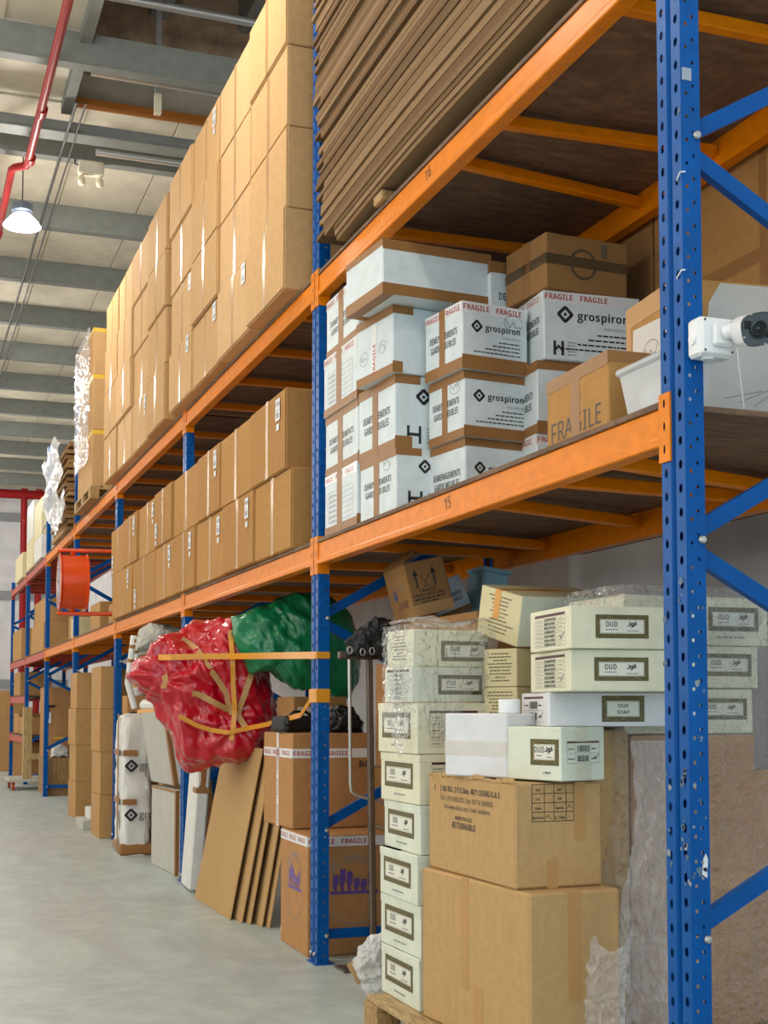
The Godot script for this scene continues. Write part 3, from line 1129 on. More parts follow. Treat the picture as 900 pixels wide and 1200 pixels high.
func build_rack() -> void:
	for k in 6: post_z.append(-k * BAY)
	post_z.append(-19.85)
	post_z.append(-23.0)
	var names := ["at the open end of the rack carrying the security camera", "between the white cartons and the plain carton row", "behind the red bag between the two tall carton stacks", "beside the orange drum fan", "just past the orange drum fan", "where the orange beams meet the red beams", "beside the timber post and dolly", "at the far end beside the end wall"]
	for k in 8:
		var hgt := 5.07 if k < 6 else 3.64
		var o := thing("upright_frame", "blue perforated steel upright frame " + names[k], "rack", Vector3(0, 0, post_z[k]), 0.0, "blue upright frames of the racking")
		part(o, "front_post", upright_mesh(hgt))
		part(o, "rear_post", upright_mesh(hgt), Vector3(DEPTH, 0, PW), Basis(Vector3.UP, PI))
		part(o, "foot_plate", bx(Vector3(0.1, 0.006, 0.15), M.blue, 0.001), Vector3(0.035, 0.003, PW / 2))
		part(o, "foot_plate", bx(Vector3(0.1, 0.006, 0.15), M.blue, 0.001), Vector3(DEPTH - 0.035, 0.003, PW / 2))
		var nodes := [[0.0, 0.66], [1.0, 1.19], [0.0, 1.72], [1.0, 2.28], [0.0, 2.83], [1.0, 3.4], [0.0, 3.95], [1.0, 4.5]]
		var bolt := Geo.new()
		bolt.lathe([Vector2(0, 0.012), Vector2(0.009, 0.01), Vector2(0.012, 0.004), Vector2(0.012, 0.0)], Vector3.ZERO, Basis(Vector3.RIGHT, PI / 2), 8)
		var bm := bolt.mesh(M.steel)
		for i in nodes.size() - 1:
			if nodes[i + 1][1] > hgt: break
			var p := Vector3(0.045 if nodes[i][0] < 0.5 else DEPTH - 0.045, nodes[i][1] + 0.02, PW / 2)
			var q := Vector3(0.045 if nodes[i + 1][0] < 0.5 else DEPTH - 0.045, nodes[i + 1][1] - 0.02, PW / 2)
			var g := Geo.new()
			channel(g, p, q, 0.046, 0.026)
			put(o, "brace", g, M.blue)
		for i in nodes.size():
			if nodes[i][1] < hgt:
				part(o, "bolt", bm, Vector3(0.048 if nodes[i][0] < 0.5 else DEPTH - 0.048, nodes[i][1], PW + 0.001))
		var g2 := Geo.new()
		channel(g2, Vector3(0.04, 0.14, PW / 2), Vector3(DEPTH - 0.04, 0.14, PW / 2), 0.046, 0.026)
		put(o, "brace", g2, M.blue)
		part(o, "bolt", bm, Vector3(0.048, 0.14, PW + 0.001))
		for dz in [0.03, 0.09]:
			part(o, "anchor_bolt", bm, Vector3(-0.003, 0.05, dz), Basis(Vector3.UP, -PI / 2))
	# shelves
	var wh1 := ["holding the white moving cartons", "holding the two-high row of plain cartons", "holding the far end of the plain carton row", "behind the drum fan holding a few cartons", "holding small cartons past the drum fan", "in red holding two larger cartons", "in red at the far end with one carton"]
	var wh2 := ["under the pile of flat cardboard", "under the first tall carton stack", "under the second tall carton stack", "under the strapped carton pallet", "under the film-wrapped bundle", "in red under pale cartons", "in red at the far end, empty"]
	for k in 7:
		var m: Material = M.orange if k < 5 else M.red_beam
		var z0: float = post_z[k]
		var z1: float = post_z[k + 1] + PW
		shelf(z0, z1, L1, m, k, "steel beam shelf " + wh1[k], 1)
		shelf(z0, z1, L2, m, k, "steel beam shelf " + wh2[k], 2)
	shelf(post_z[6], post_z[7] + PW, 1.46, M.red_beam, 9, "low red shelf in the last bay, upper one", 3)
	shelf(post_z[6], post_z[7] + PW, 0.78, M.red_beam, 9, "low red shelf in the last bay, lower one", 3)

func connector_mesh(m: Material) -> ArrayMesh:
	var key := "conn%d" % m.get_instance_id()
	if cache.has(key): return cache[key]
	var g := Geo.new()
	# plate on the post's face with three slots, local: y from -0.155 to 0.035, z 0..0.052 (away from the beam)
	var cell := 0.0635
	for i in 3:
		g.holed(Vector3(-0.006, -0.155 + i * cell, 0), Vector3(0, 0, 1), Vector3.UP, 0.052, cell, 0.024, cell * 0.55, 0.005, 0.013)
	g.box(Vector3(-0.003, -0.155 + cell * 1.5, 0.0515), Vector3(0.005, cell * 3, 0.001))
	g.box(Vector3(-0.003, -0.155, 0.026), Vector3(0.005, 0.001, 0.052))
	g.box(Vector3(-0.003, -0.155 + cell * 3, 0.026), Vector3(0.005, 0.001, 0.052))
	# return along the post's side, behind the beam
	g.box(Vector3(0.026, -0.06, -0.002), Vector3(0.064, 0.19, 0.004))
	cache[key] = g.mesh(m)
	return cache[key]

func beam_mesh(len: float, hgt: float, m: Material) -> ArrayMesh:
	var key := "beam%.3f_%.3f_%d" % [len, hgt, m.get_instance_id()]
	if cache.has(key): return cache[key]
	var g := Geo.new()
	# stepped box profile (x, y) extruded along z; y = 0 at the top
	var P := [Vector2(0.0, -0.005), Vector2(0.003, 0.0), Vector2(0.05, 0.0), Vector2(0.05, -hgt), Vector2(-0.002, -hgt), Vector2(-0.006, -hgt + 0.004), Vector2(-0.006, -hgt + 0.022), Vector2(-0.001, -hgt + 0.029), Vector2(0.0, -hgt + 0.032)]
	for i in P.size():
		var p: Vector2 = P[i]
		var q: Vector2 = P[(i + 1) % P.size()]
		g.quad(Vector3(p.x, p.y, -len / 2), Vector3(p.x, p.y, len / 2), Vector3(q.x, q.y, len / 2), Vector3(q.x, q.y, -len / 2))
	for s in [-1.0, 1.0]:
		g.box(Vector3(0.022, -hgt / 2, s * (len / 2 - 0.001)), Vector3(0.05, hgt, 0.002))
	cache[key] = g.mesh(m)
	return cache[key]

func shelf(z0: float, z1: float, top: float, m: Material, k: int, label: String, level: int) -> void:
	var len := z0 - z1
	var o := thing("rack_shelf", label, "shelf", Vector3(0, top, (z0 + z1) / 2), 0.0, "beam shelves of the racking")
	var hgt := 0.108
	for r in 2:
		var bm := part(o, "front_beam" if r == 0 else "rear_beam", beam_mesh(len, hgt, m), Vector3(0, 0, 0) if r == 0 else Vector3(DEPTH, 0, 0), Basis.IDENTITY if r == 0 else Basis(Vector3.UP, PI))
		part(bm, "connector", connector_mesh(m), Vector3(0, 0, len / 2))
		part(bm, "connector", connector_mesh(m), Vector3(0, 0, -len / 2), Basis(Vector3(1, 0, 0), Vector3(0, 1, 0), Vector3(0, 0, -1)))
	# support bars under the boards
	var bars := []
	if k == 0 and level == 2: bars = [[-0.319, -0.319], [-1.19, -1.15], [-1.57, -1.71], [-2.4, -2.4]]
	elif k == 0 and level == 1: bars = [[-0.5, -0.8], [-0.9, -1.0], [-1.41, -1.75], [-2.35, -2.6], [-2.9, -3.0]]
	else:
		for i in 4: bars.append([z0 - len * (i + 0.6) / 4.2, z0 - len * (i + 0.6) / 4.2])
	for b in bars:
		var g := Geo.new()
		g.bar(Vector3(0.05, -0.045, b[0] - o.position.z), Vector3(DEPTH - 0.05, -0.045, b[1] - o.position.z), 0.045, 0.045, Vector3.UP, 0.004)
		put(o, "support_bar", g, m)
	if level == 3 or (k >= 5 and level == 2):
		if level == 3: part(o, "deck_board", bx(Vector3(DEPTH - 0.02, 0.02, len), M.ply, 0.002), Vector3(DEPTH / 2, 0.011, 0))
		else:
			for i in 6: part(o, "support_bar", bx(Vector3(DEPTH - 0.1, 0.04, 0.05), m, 0.003), Vector3(DEPTH / 2, -0.03, -len / 2 + len * (i + 0.5) / 6))
			part(o, "deck_board", bx(Vector3(DEPTH - 0.02, 0.02, len), M.ply, 0.002), Vector3(DEPTH / 2, 0.011, 0))
		return
	var n := 2 if k == 0 else 3
	for i in n:
		var far_edge := DEPTH
		if k == 0 and level == 1: far_edge = 1.5
		part(o, "deck_board", bx(Vector3(far_edge + 0.006, 0.018, len / n - 0.004), M.ply, 0.002), Vector3((far_edge - 0.006) / 2, 0.0095, -len / 2 + len * (i + 0.5) / n))
	if k == 0:
		# hand-marked number on the beam
		var p := pr()
		if level == 1: p.text("15", 0, 0, 0.045, Color(0.06, 0.02, 0.0), 0, false, 0.1)
		else: p.text("16", 0, 0, 0.045, Color(0.06, 0.02, 0.0), 0, false, 0.1)
		var zz := on_x(525, 588, 0).z if level == 1 else on_x(502, 205, 0).z
		part(o, "beam_number", p.g.mesh(M.print), Vector3(-0.001, -0.065, zz - o.position.z), Basis(Vector3(0, 0, 1), Vector3.UP, Vector3(-1, 0, 0)))

# ---------------------------------------------------------------- upper shelf
func build_upper_shelf() -> void:
	# two tall stacks of plain cartons, four high
	var labs := {"0_1": 3, "0_2": 3, "1_3": 3, "3_2": 1, "0_3": 3}
	for st in 2:
		var zs := -3.53 if st == 0 else -6.93
		for r in 4:
			for c in 4:
				var a := 0.79
				var z := zs - c * 0.815 - rng.randf_range(0, 0.012)
				var xo := -0.083 + rng.randf_range(-0.012, 0.012) + (0.012 if (c == 1 and r > 0) else 0.0)
				var lab: int = labs.get("%d_%d" % [r, c], 0) if st == 0 else (1 if (r == 0 and c == 1) else 0)
				var rn: String = ["bottom", "second", "third", "top"][r]
				var cn: String = ["first", "second", "third", "fourth"][c]
				var lb := "%s carton, %s row, %s column %s" % ["brown taped" if lab == 0 else "white-labelled brown", rn, cn, "past the flat cardboard pile on the upper shelf" if st == 0 else "of the upper stack before the yellow-strapped pallet"]
				flap_carton("carton", lb, "first tall stack of plain cartons" if st == 0 else "second tall stack of plain cartons", Vector3(xo, 3.489 + r * 0.4455, z), a, 0.62, 0.442, M.card[(r * 3 + c * 2 + st) % 3], lab, rng.randf_range(-0.35, 0.35))
	# pile of flat cartons, sagging past their bearers
	var y := 3.556
	for b in [-0.12, -2.25]:
		var w := thing("timber_bearer", "yellow timber bearer under the pile of flat cardboard", "timber", Vector3(0.5, 3.489, b), 0.0, "timber bearers under the flat cardboard")
		part(w, "beam", bx(Vector3(1.06, 0.045, 0.11), M.wood, 0.004), Vector3(0, 0.0225, 0))
	var i := 0
	while y < 5.25:
		var t := rng.randf_range(0.02, 0.03)
		var far: float = -3.0 + rng.randf_range(-0.10, 0.06) - min((y - 3.58) * 0.12, 0.14)
		if i < 3: far = -2.82
		far = max(far, -3.19)
		var near := -0.2 + rng.randf_range(-0.08, 0.08)
		var xf := -0.045 + rng.randf_range(-0.004, 0.004) + (0.012 if i % 7 == 0 else 0.0) + (-0.012 if i % 11 == 3 else 0.0)
		var o := thing("flat_carton", "flattened brown cardboard sheet, %s up from the bottom of the sagging pile" % ordinal(i + 1), "cardboard", Vector3(xf, y, 0), 0.0, "flat cartons piled on the upper shelf")
		var g := Geo.new()
		var N := 12
		var sag := 0.055 * exp(-(y - 3.58) * 0.6)
		for k in N:
			var za: float = lerp(near, far, float(k) / N)
			var zb: float = lerp(near, far, float(k + 1) / N)
			var fa := func(zz: float) -> float: return -sag * pow(max(0.0, (-1.6 - zz) / 1.4), 1.7)
			var ya: float = fa.call(za)
			var yb: float = fa.call(zb)
			var x1 := 1.0
			var A := [Vector3(0, ya, za), Vector3(0, yb, zb), Vector3(0, yb + t, zb), Vector3(0, ya + t, za)]
			var B := [Vector3(x1, ya, za), Vector3(x1, yb, zb), Vector3(x1, yb + t, zb), Vector3(x1, ya + t, za)]
			g.quad(A[0], A[3], A[2], A[1])
			g.quad(A[3], B[3], B[2], A[2])
			g.quad(A[1], B[1], B[0], A[0])
			g.quad(B[0], B[1], B[2], B[3])
			if k == 0: g.quad(A[0], B[0], B[3], A[3])
			if k == N - 1: g.quad(A[1], A[2], B[2], B[1])
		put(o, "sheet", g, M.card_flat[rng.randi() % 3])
		y += t + rng.randf_range(0.0004, 0.0016)
		i += 1

# ---------------------------------------------------------------- middle shelf
func moving_carton(label: String, n: Vector3, a: float, b: float, h: float, th: float, cfg: Dictionary) -> Node3D:
	var o := carton("moving_carton", label, n, a, b, h, th, M.white_card, "box", cfg.get("group", ""))
	var fa := face(b, h, a, "aisle")
	var fe := face(b, h, a, "end")
	var w: float = cfg.get("band", 0.13)
	var strips := []
	# brown tape folded round the lower and upper edges
	if cfg.get("low", true):
		strips.append(["aisle", 0, 0, 1, w]); strips.append(["end", 0, 0, cfg.get("low_to", 1.0), w * 1.3])
	if cfg.get("high", true):
		strips.append(["aisle", 0, 1 - w, 1, 1]); strips.append(["end", 0, 1 - w * 0.9, cfg.get("high_to", 0.35), 1])
	if cfg.get("seam", true):
		var s: float = cfg.get("seam_at", 0.47)
		strips.append(["aisle", s - 0.075, 0, s + 0.075, 1])
	for e in cfg.get("extra", []): strips.append(e)
	if strips.size() > 0: tape(o, b, h, a, strips, M.tape)
	var p := pr()
	match cfg.get("side", "name"):
		"name": moving_side(p, a, h, cfg.get("dy", 0.0))
		"form": form_table(p, a, h)
		"vertical":
			fragile_strip(p, -0.025, -h * 0.45, h * 0.45, 0.05, 0, true)
			scribble(p, Vector2(-a * 0.28, -h * 0.1), 0.07, 4)
			scribble(p, Vector2(a * 0.24, -h * 0.05), 0.06, 7)
		_: pass
	if cfg.get("note", 0) > 0: scribble(p, Vector2(a * 0.26, h * 0.3), 0.07, cfg.note)
	if p.g.v.size() > 0: print_part(o, "printing", p, fa)
	p = pr()
	match cfg.get("end", "logo"):
		"logo": moving_logo(p, b * 0.96, h, cfg.get("hh", false), cfg.get("dy", 0.0))
		"half":
			diamond(p, Vector2(-b * 0.16, h * 0.22), h * 0.11)
			p.fine(-b * 0.05, -h * 0.1, b * 0.4, 0.008, INK)
			p.rect(-b * 0.36, -h * 0.42, 0.012, h * 0.24, INK); p.rect(-b * 0.22, -h * 0.42, 0.012, h * 0.24, INK)
			p.rect(-b * 0.36, -h * 0.32, b * 0.15, 0.014, INK)
			for i in 5: p.fine(-b * 0.12, -h * (0.22 + i * 0.045), b * 0.2, 0.005, GREY, -1, i)
		_: pass
	if p.g.v.size() > 0: print_part(o, "printing", p, fe)
	if cfg.get("fragile", "") != "":
		p = pr()
		var fh := 0.046
		fragile_strip(p, -a / 2, h / 2 - fh, a / 2, fh, cfg.get("fs", 0.0))
		print_part(o, "fragile_tape", p, fa, true)
		if cfg.fragile == "both":
			p = pr()
			fragile_strip(p, -b / 2, h / 2 - fh, b / 2, fh)
			print_part(o, "fragile_tape", p, fe, true)
	return o

func build_middle_shelf() -> void:
	var dk := 2.1185
	# first column beside the second upright
	var gs := "white moving cartons on the middle shelf"
	var y := dk
	var hs := [0.295, 0.295, 0.295, 0.29]
	var kinds := ["form", "name", "form", "name"]
	var lb := ["white moving carton with a printed form, lowest beside the blue upright", "white moving carton lettered on its side, second up beside the blue upright", "white moving carton with a printed form, third up beside the blue upright", "white moving carton partly behind the long blank carton, topmost beside the blue upright"]
	for i in 4:
		moving_carton(lb[i], Vector3(0.004 + 0.006 * (i % 2), y, -2.628), 0.50, 0.42, hs[i], 0.4 * (i % 3 - 1), {"side": kinds[i], "end": "", "fragile": "side" if i != 1 else "", "group": gs, "high": i == 1})
		y += hs[i] + 0.001
	# second column
	moving_carton("white moving carton with taped seam and handwriting, lowest under two others", Vector3(0.025, dk, -2.165), 0.43, 0.40, 0.275, 2.0, {"side": "name", "end": "half", "high_to": 0.3, "low": false, "note": 5, "group": gs})
	moving_carton("white moving carton with a vertical red lettered tape, in the middle of its column", Vector3(0.03, dk + 0.276, -2.19), 0.42, 0.40, 0.325, 3.0, {"side": "name", "end": "half", "high_to": 0.3, "low_to": 0.2, "group": gs, "extra": []})
	moving_carton("white moving carton turned on end with vertical tape, under the long blank carton", Vector3(0.01, dk + 0.602, -2.165), 0.36, 0.40, 0.295, 7.0, {"side": "vertical", "end": "", "seam": false, "low_to": 0.12, "high_to": 0.25, "group": gs, "extra": [["end", 0.62, 0.0, 0.8, 1.0]]})
	# long blank white carton on top
	var o := carton("long_carton", "long blank white carton edged with brown tape lying on top", Vector3(-0.085, 3.017, -2.03), 0.40, 0.52, 0.235, 4.4, M.white_card)
	tape(o, 0.52, 0.235, 0.40, [["aisle", 0, 0, 1, 0.2], ["aisle", 0, 0.88, 1, 1], ["end", 0, 0, 1, 0.2], ["end", 0, 0.82, 1, 1], ["bottom", 0, 0, 1, 0.12], ["bottom", 0, 0, 0.1, 1]], M.tape)
	o = moving_carton("white moving carton with lettered side standing behind the long blank carton", Vector3(0.42, 2.80, -2.05), 0.3, 0.34, 0.42, 4.0, {"side": "", "end": "", "seam": false, "low": false, "group": gs, "high_to": 1.0})
	var p := pr()
	moving_side(p, 0.34, 0.42, 0.1)
	print_part(o, "printing", p, face(0.34, 0.42, 0.3, "end"))
	# third column with the logo face
	moving_carton("white moving carton with emblem, lowest of the front three", Vector3(0.225, dk, -1.88), 0.305, 0.325, 0.275, 7.5, {"high_to": 1.0, "seam": false, "low": false, "group": gs, "dy": -0.05})
	moving_carton("white moving carton with emblem, second of the front three", Vector3(0.21, dk + 0.277, -1.855), 0.305, 0.33, 0.275, 6.7, {"high_to": 1.0, "note": 3, "group": gs, "dy": 0.03})
	o = moving_carton("white moving carton with emblem and red lettered tape, topmost of the front three", Vector3(0.19, dk + 0.554, -1.825), 0.312, 0.322, 0.282, 7.5, {"high": false, "group": gs, "fragile": "both", "band": 0.16, "dy": 0.04})
	p = pr()
	scribble(p, Vector2(0.09, 0.075), 0.075, 12)
	print_part(o, "handwriting", p, face(0.322, 0.282, 0.312, "end"))
	# fourth column, further in
	moving_carton("white moving carton at the bottom behind the brown carton lettered FRAGILE", Vector3(0.50, dk, -1.77), 0.34, 0.42, 0.29, -2.0, {"side": "", "end": "", "seam": false, "fragile": "both", "high": false, "low": false, "group": gs})
	moving_carton("white moving carton with a brown taped top, between two others behind the brown carton", Vector3(0.50, dk + 0.291, -1.76), 0.34, 0.43, 0.305, -2.0, {"side": "name", "end": "", "seam": false, "high_to": 1.0, "group": gs})
	o = moving_carton("white moving carton with emblem and red tape carrying a brown carton", Vector3(0.52, dk + 0.598, -1.735), 0.34, 0.44, 0.29, -3.0, {"side": "name", "hh": true, "high": false, "low": false, "seam": false, "fragile": "both", "group": gs, "dy": 0.06})
	# brown carton on top
	o = carton("brown_carton", "brown carton with dark tape round it on top of the white cartons", Vector3(0.515, dk + 0.89, -1.70), 0.34, 0.40, 0.235, 4.0, M.card_dark)
	tape(o, 0.40, 0.235, 0.34, [["aisle", 0, 0.44, 1, 0.62], ["end", 0, 0.44, 1, 0.62]], M.tape_dark, "dark_tape")
	tape(o, 0.40, 0.235, 0.34, [["aisle", 0.42, 0, 0.6, 1]], M.tape)
	p = pr()
	p.arc(Vector2(-0.02, 0), 0.06, 0, TAU, 0.012, Color(0.17, 0.115, 0.065), 20)
	p.rect(0.07, 0.04, 0.03, 0.06, Color(0.16, 0.12, 0.08))
	print_part(o, "printing", p, face(0.40, 0.235, 0.34, "end"))
	# small brown carton lettered FRAGILE
	o = carton("brown_carton", "small brown carton lettered FRAGILE in large black capitals", Vector3(0.03, dk, -0.345), 0.44, 0.24, 0.235, -2.3, M.card_c[0])
	tape(o, 0.24, 0.235, 0.44, [["aisle", 0.42, 0, 0.56, 1], ["aisle", 0, 0.82, 1, 1], ["end", 0, 0.86, 0.6, 1]], M.tape)
	p = pr()
	p.text("FRAGILE", -0.005, -0.095, 0.062, INK, 0, false, 0, 1.15)
	print_part(o, "printing", p, face(0.24, 0.235, 0.44, "aisle"))
	# carton with taped paper sheets, and the clear tub
	o = carton("brown_carton", "brown carton covered with taped white paper sheets behind the security camera", Vector3(0.27, dk, -0.34), 0.37, 0.62, 0.485, -6.0, M.card_c[0])
	p = pr()
	p.poly([Vector2(-0.15, -0.2), Vector2(0.15, -0.22), Vector2(0.17, 0.14), Vector2(-0.13, 0.16)], Color(0.62, 0.6, 0.58))
	scribble(p, Vector2(0.0, 0.05), 0.1, 31)
	scribble(p, Vector2(0.06, -0.06), 0.09, 33)
	print_part(o, "paper_sheet", p, face(0.62, 0.485, 0.37, "aisle"))
	p = pr()
	p.poly([Vector2(-0.24, -0.24), Vector2(0.3, -0.24), Vector2(0.3, 0.21), Vector2(0.02, 0.2), Vector2(0.02, 0.235), Vector2(-0.16, 0.235), Vector2(-0.2, 0.17)], Color(0.52, 0.5, 0.47))
	p.layer = 1
	p.rect(0.03, 0.13, 0.055, 0.115, Color(0.2, 0.11, 0.04))
	for i in 7:
		p.line(Vector2(-0.15 + i * 0.05, -0.13 - 0.01 * (i % 3)), Vector2(-0.02 + i * 0.04, -0.10 + 0.012 * (i % 4)), 0.0025, Color(0.2, 0.19, 0.18))
	print_part(o, "paper_sheet", p, face(0.62, 0.485, 0.37, "end"))
	tape(o, 0.62, 0.485, 0.37, [["aisle", 0, 0.86, 1, 1], ["aisle", 0, 0, 0.1, 1]], M.tape_pale)
	o = thing("plastic_tub", "translucent plastic storage tub with a lid on the shelf beside the upright", "tub", Vector3(0.105, dk, -0.145))
	var g := Geo.new()
	var bt := [Vector3(-0.07, 0.004, 0.09), Vector3(0.07, 0.004, 0.09), Vector3(0.07, 0.004, -0.09), Vector3(-0.07, 0.004, -0.09)]
	var tp := [Vector3(-0.085, 0.135, 0.115), Vector3(0.085, 0.135, 0.115), Vector3(0.085, 0.135, -0.115), Vector3(-0.085, 0.135, -0.115)]
	for i in 4:
		var j := (i + 1) % 4
		g.quad(bt[i], bt[j], tp[j], tp[i])
	g.quad(bt[3], bt[2], bt[1], bt[0])
	put(o, "tub", g, M.tub)
	part(o, "rim", bx(Vector3(0.19, 0.022, 0.25), M.tub, 0.006), Vector3(0, 0.14, 0))
	part(o, "contents", bx(Vector3(0.11, 0.08, 0.14), M.paper, 0.02), Vector3(0, 0.046, 0))
	# big cartons standing behind the rear beam
	o = carton("large_carton", "very large brown carton with a taped seam standing behind the rear beam", Vector3(1.06, dk, -0.25), 1.5, 0.42, 1.35, 0, M.card_c[1])
	tape(o, 0.42, 1.35, 1.5, [["aisle", 0, 0.62, 1, 0.66], ["aisle", 0.50, 0, 0.53, 1]], M.tape)
	o = carton("large_carton", "second very large brown carton standing behind the rear beam beyond the first", Vector3(1.06, dk, -1.77), 1.2, 0.42, 1.3, 0, M.card_dark)
	# row of plain cartons two high
	var wl := [-3.628, -4.396, -5.195, -6.04, -6.84, -7.571, -8.70, -9.86]
	var wu := [-3.70, -4.467, -5.26, -5.95, -6.88, -7.61, -8.46, -9.24, -10.07]
	var lab_l := [0, 1, 1, 1, 1, 2, 1]
	var lab_u := [1, 0, 1, 0, 2, 1, 1, 2]
	for i in wl.size() - 1:
		var a: float = wl[i] - wl[i + 1] - 0.012
		flap_carton("carton", "%s brown carton, %s along the lower row from the white moving cartons" % ["labelled" if lab_l[i] > 0 else "plain", ordinal(i + 1)], "two-high row of plain cartons on the middle shelf", Vector3(-0.029 + rng.randf_range(-0.01, 0.01), dk, wl[i]), a, 0.6, 0.437, M.card_c[i % 2], lab_l[i])
	for i in wu.size() - 1:
		var a: float = wu[i] - wu[i + 1] - 0.012
		flap_carton("carton", "%s brown carton, %s along the upper row from the white moving cartons" % ["labelled" if lab_u[i] > 0 else "plain", ordinal(i + 1)], "two-high row of plain cartons on the middle shelf", Vector3(-0.029 + rng.randf_range(-0.012, 0.012), dk + 0.438, wu[i]), a, 0.6, 0.445, M.card_c[(i + 1) % 2], lab_u[i])

# ---------------------------------------------------------------- floor of the first bay
func pallet(at: Vector3, lx: float, lz: float, label: String, group := "") -> Node3D:
	var o := thing("pallet", label, "pallet", at, 0.0, group)
	for i in 3:
		part(o, "base_board", bx(Vector3(0.1, 0.022, lz), M.wood, 0.003), Vector3((i - 1) * (lx / 2 - 0.05), 0.011, 0))
		for j in 3:
			part(o, "block", bx(Vector3(0.1, 0.078, 0.145), M.wood, 0.004), Vector3((i - 1) * (lx / 2 - 0.05), 0.061, (j - 1) * (lz / 2 - 0.0725)))
	for j in 3:
		part(o, "stringer_board", bx(Vector3(lx, 0.022, 0.145), M.wood, 0.003), Vector3(0, 0.111, (j - 1) * (lz / 2 - 0.0725)))
	var n := 7
	for i in n:
		part(o, "deck_board", bx(Vector3(lx / n - 0.018, 0.022, lz), M.wood_pale, 0.003), Vector3(-lx / 2 + lx * (i + 0.5) / n, 0.133, 0))
	return o

func cream_carton(label: String, n: Vector3, a: float, b: float, h: float, th: float, m: Material, group := "", lidded := true) -> Node3D:
	var o := carton("cream_carton", label, n, a, b, h, th, m, "box", group, 0.003)
	return o

func build_near_floor() -> void:
	pallet(Vector3(0.215, 0.0, -1.24), 0.88, 1.24, "wooden pallet under the cream cartons and brown cartons by the aisle")
	var pt := 0.1455
	# tower of cream cartons, label to the aisle
	var ys := [pt, 0.338, 0.535, 0.72, 0.906, 1.096, 1.29]
	var gp := "tower of small cream cartons on the pallet"
	for i in 6:
		var h: float = ys[i + 1] - ys[i] - 0.002
		var o := cream_carton("small cream carton with dark framed label, %s up from the pallet in its tower" % ordinal(i + 1) if i < 5 else "small cream carton under film with dark framed label and a stock list", Vector3(-0.138 + 0.008 * sin(i * 2.3), ys[i], -1.487), 0.41, 0.3, h, 1.2 * sin(i * 1.7), M.cream if i > 3 else M.mint, gp)
		var p := pr()
		oud_label(p, Vector2(-0.01, 0.01), 0.3, h * 0.52, false, 60, i)
		p.layer = 0
		p.fine(0.0, -h * 0.36, 0.12, 0.006, GREY, 0, 4)
		print_part(o, "printed_label", p, face(0.3, h, 0.41, "aisle"))
		p = pr()
		stock_list(p, Vector2(0, 0.0), 0.2, h * 0.75, 5)
		print_part(o, "stock_list", p, face(0.3, h, 0.41, "end"))
		# lid seam
		part(o, "lid", bx(Vector3(0.303, h * 0.16, 0.413), M.cream if i > 3 else M.mint, 0.002), Vector3(0, h * 0.92, 0))
	var t7 := cream_carton("cream carton with stock list and framed label, second from top under film", Vector3(-0.155, 1.291, -1.515), 0.21, 0.33, 0.134, 9.0, M.mint, gp)
	var pp := pr()
	stock_list(pp, Vector2(0, 0), 0.17, 0.12, 6)
	print_part(t7, "stock_list", pp, face(0.33, 0.134, 0.21, "aisle"))
	pp = pr()
	oud_label(pp, Vector2(0.05, 0.0), 0.2, 0.075, false, 80, 3)
	print_part(t7, "printed_label", pp, face(0.33, 0.134, 0.21, "end"))
	var t8 := cream_carton("cream carton with framed label on top of the film-wrapped tower", Vector3(-0.137, 1.427, -1.545), 0.22, 0.33, 0.142, 6.5, M.cream, gp)
	pp = pr()
	fine_block(pp, Vector2(0, 0), 0.15, 0.1, 8)
	print_part(t8, "fine_print", pp, face(0.33, 0.142, 0.22, "aisle"))
	pp = pr()
	oud_label(pp, Vector2(0.06, -0.01), 0.21, 0.078, false, 80, 4)
	print_part(t8, "printed_label", pp, face(0.33, 0.142, 0.22, "end"))
	# film over the tower's head
	var fl := thing("stretch_film", "crumpled clear stretch film draped over the top of the cream tower", "film", Vector3(0, 0, 0))
	var c0 := Vector3(-0.145, 0, -1.50)
	var loopf := func(s: float, t: float) -> Array:
		# s runs round the aisle face, the near corner and the end face; t from the top down
		var yy: float = lerp(1.585, 1.12 + 0.16 * abs(s - 0.42) + 0.06 * sin(s * 17.0), t)
		if s < 0.4:
			return [Vector3(c0.x - 0.008, yy, c0.z - 0.26 * (1.0 - s / 0.4)), Vector3(-1, 0, 0)]
		if s < 0.5:
			var k := (s - 0.4) / 0.1
			return [Vector3(c0.x - 0.008 + 0.02 * k, yy, c0.z + 0.012 * sin(k * PI / 2)), Vector3(-cos(k * PI / 2), 0, sin(k * PI / 2))]
		return [Vector3(c0.x + 0.012 + 0.32 * (s - 0.5) / 0.5, yy + 0.25 * t * (s - 0.5), c0.z + 0.012 - 0.05 * (s - 0.5)), Vector3(0, 0, 1)]
	put(fl, "film_side", film_sheet(loopf, 170, 120, 0.036, 17.0, 3), M.film)
	var topf := func(s: float, t: float) -> Array:
		return [Vector3(lerp(-0.15, 0.22, s), 1.575 + 0.012 * sin(s * 9.0), lerp(-1.50, -1.80, t)), Vector3.UP]
	put(fl, "film_top", film_sheet(topf, 50, 40, 0.035, 12.0, 5), M.film_thick)
	# two big brown cartons
	var o := carton("brown_carton", "large brown carton with vertical tape strips standing on the pallet", Vector3(-0.091, pt, -0.659), 0.776, 0.34, 0.538, 4.2, M.card_k, "box", "", 0.008)
	tape(o, 0.34, 0.538, 0.776, [["aisle", 0.40, 0.30, 0.47, 1.0], ["aisle", 0.52, 0.0, 0.60, 0.34], ["end", 0.42, 0.36, 0.56, 1.0], ["end", 0.40, 0.0, 0.52, 0.16]], M.tape_pale)
	o = carton("brown_carton", "worn brown carton printed RETURNABLE and a stamped grid, on the larger carton", Vector3(-0.099, 0.6845, -0.745), 0.686, 0.325, 0.342, 1.9, M.card_k, "box", "", 0.008)
	var p := pr()
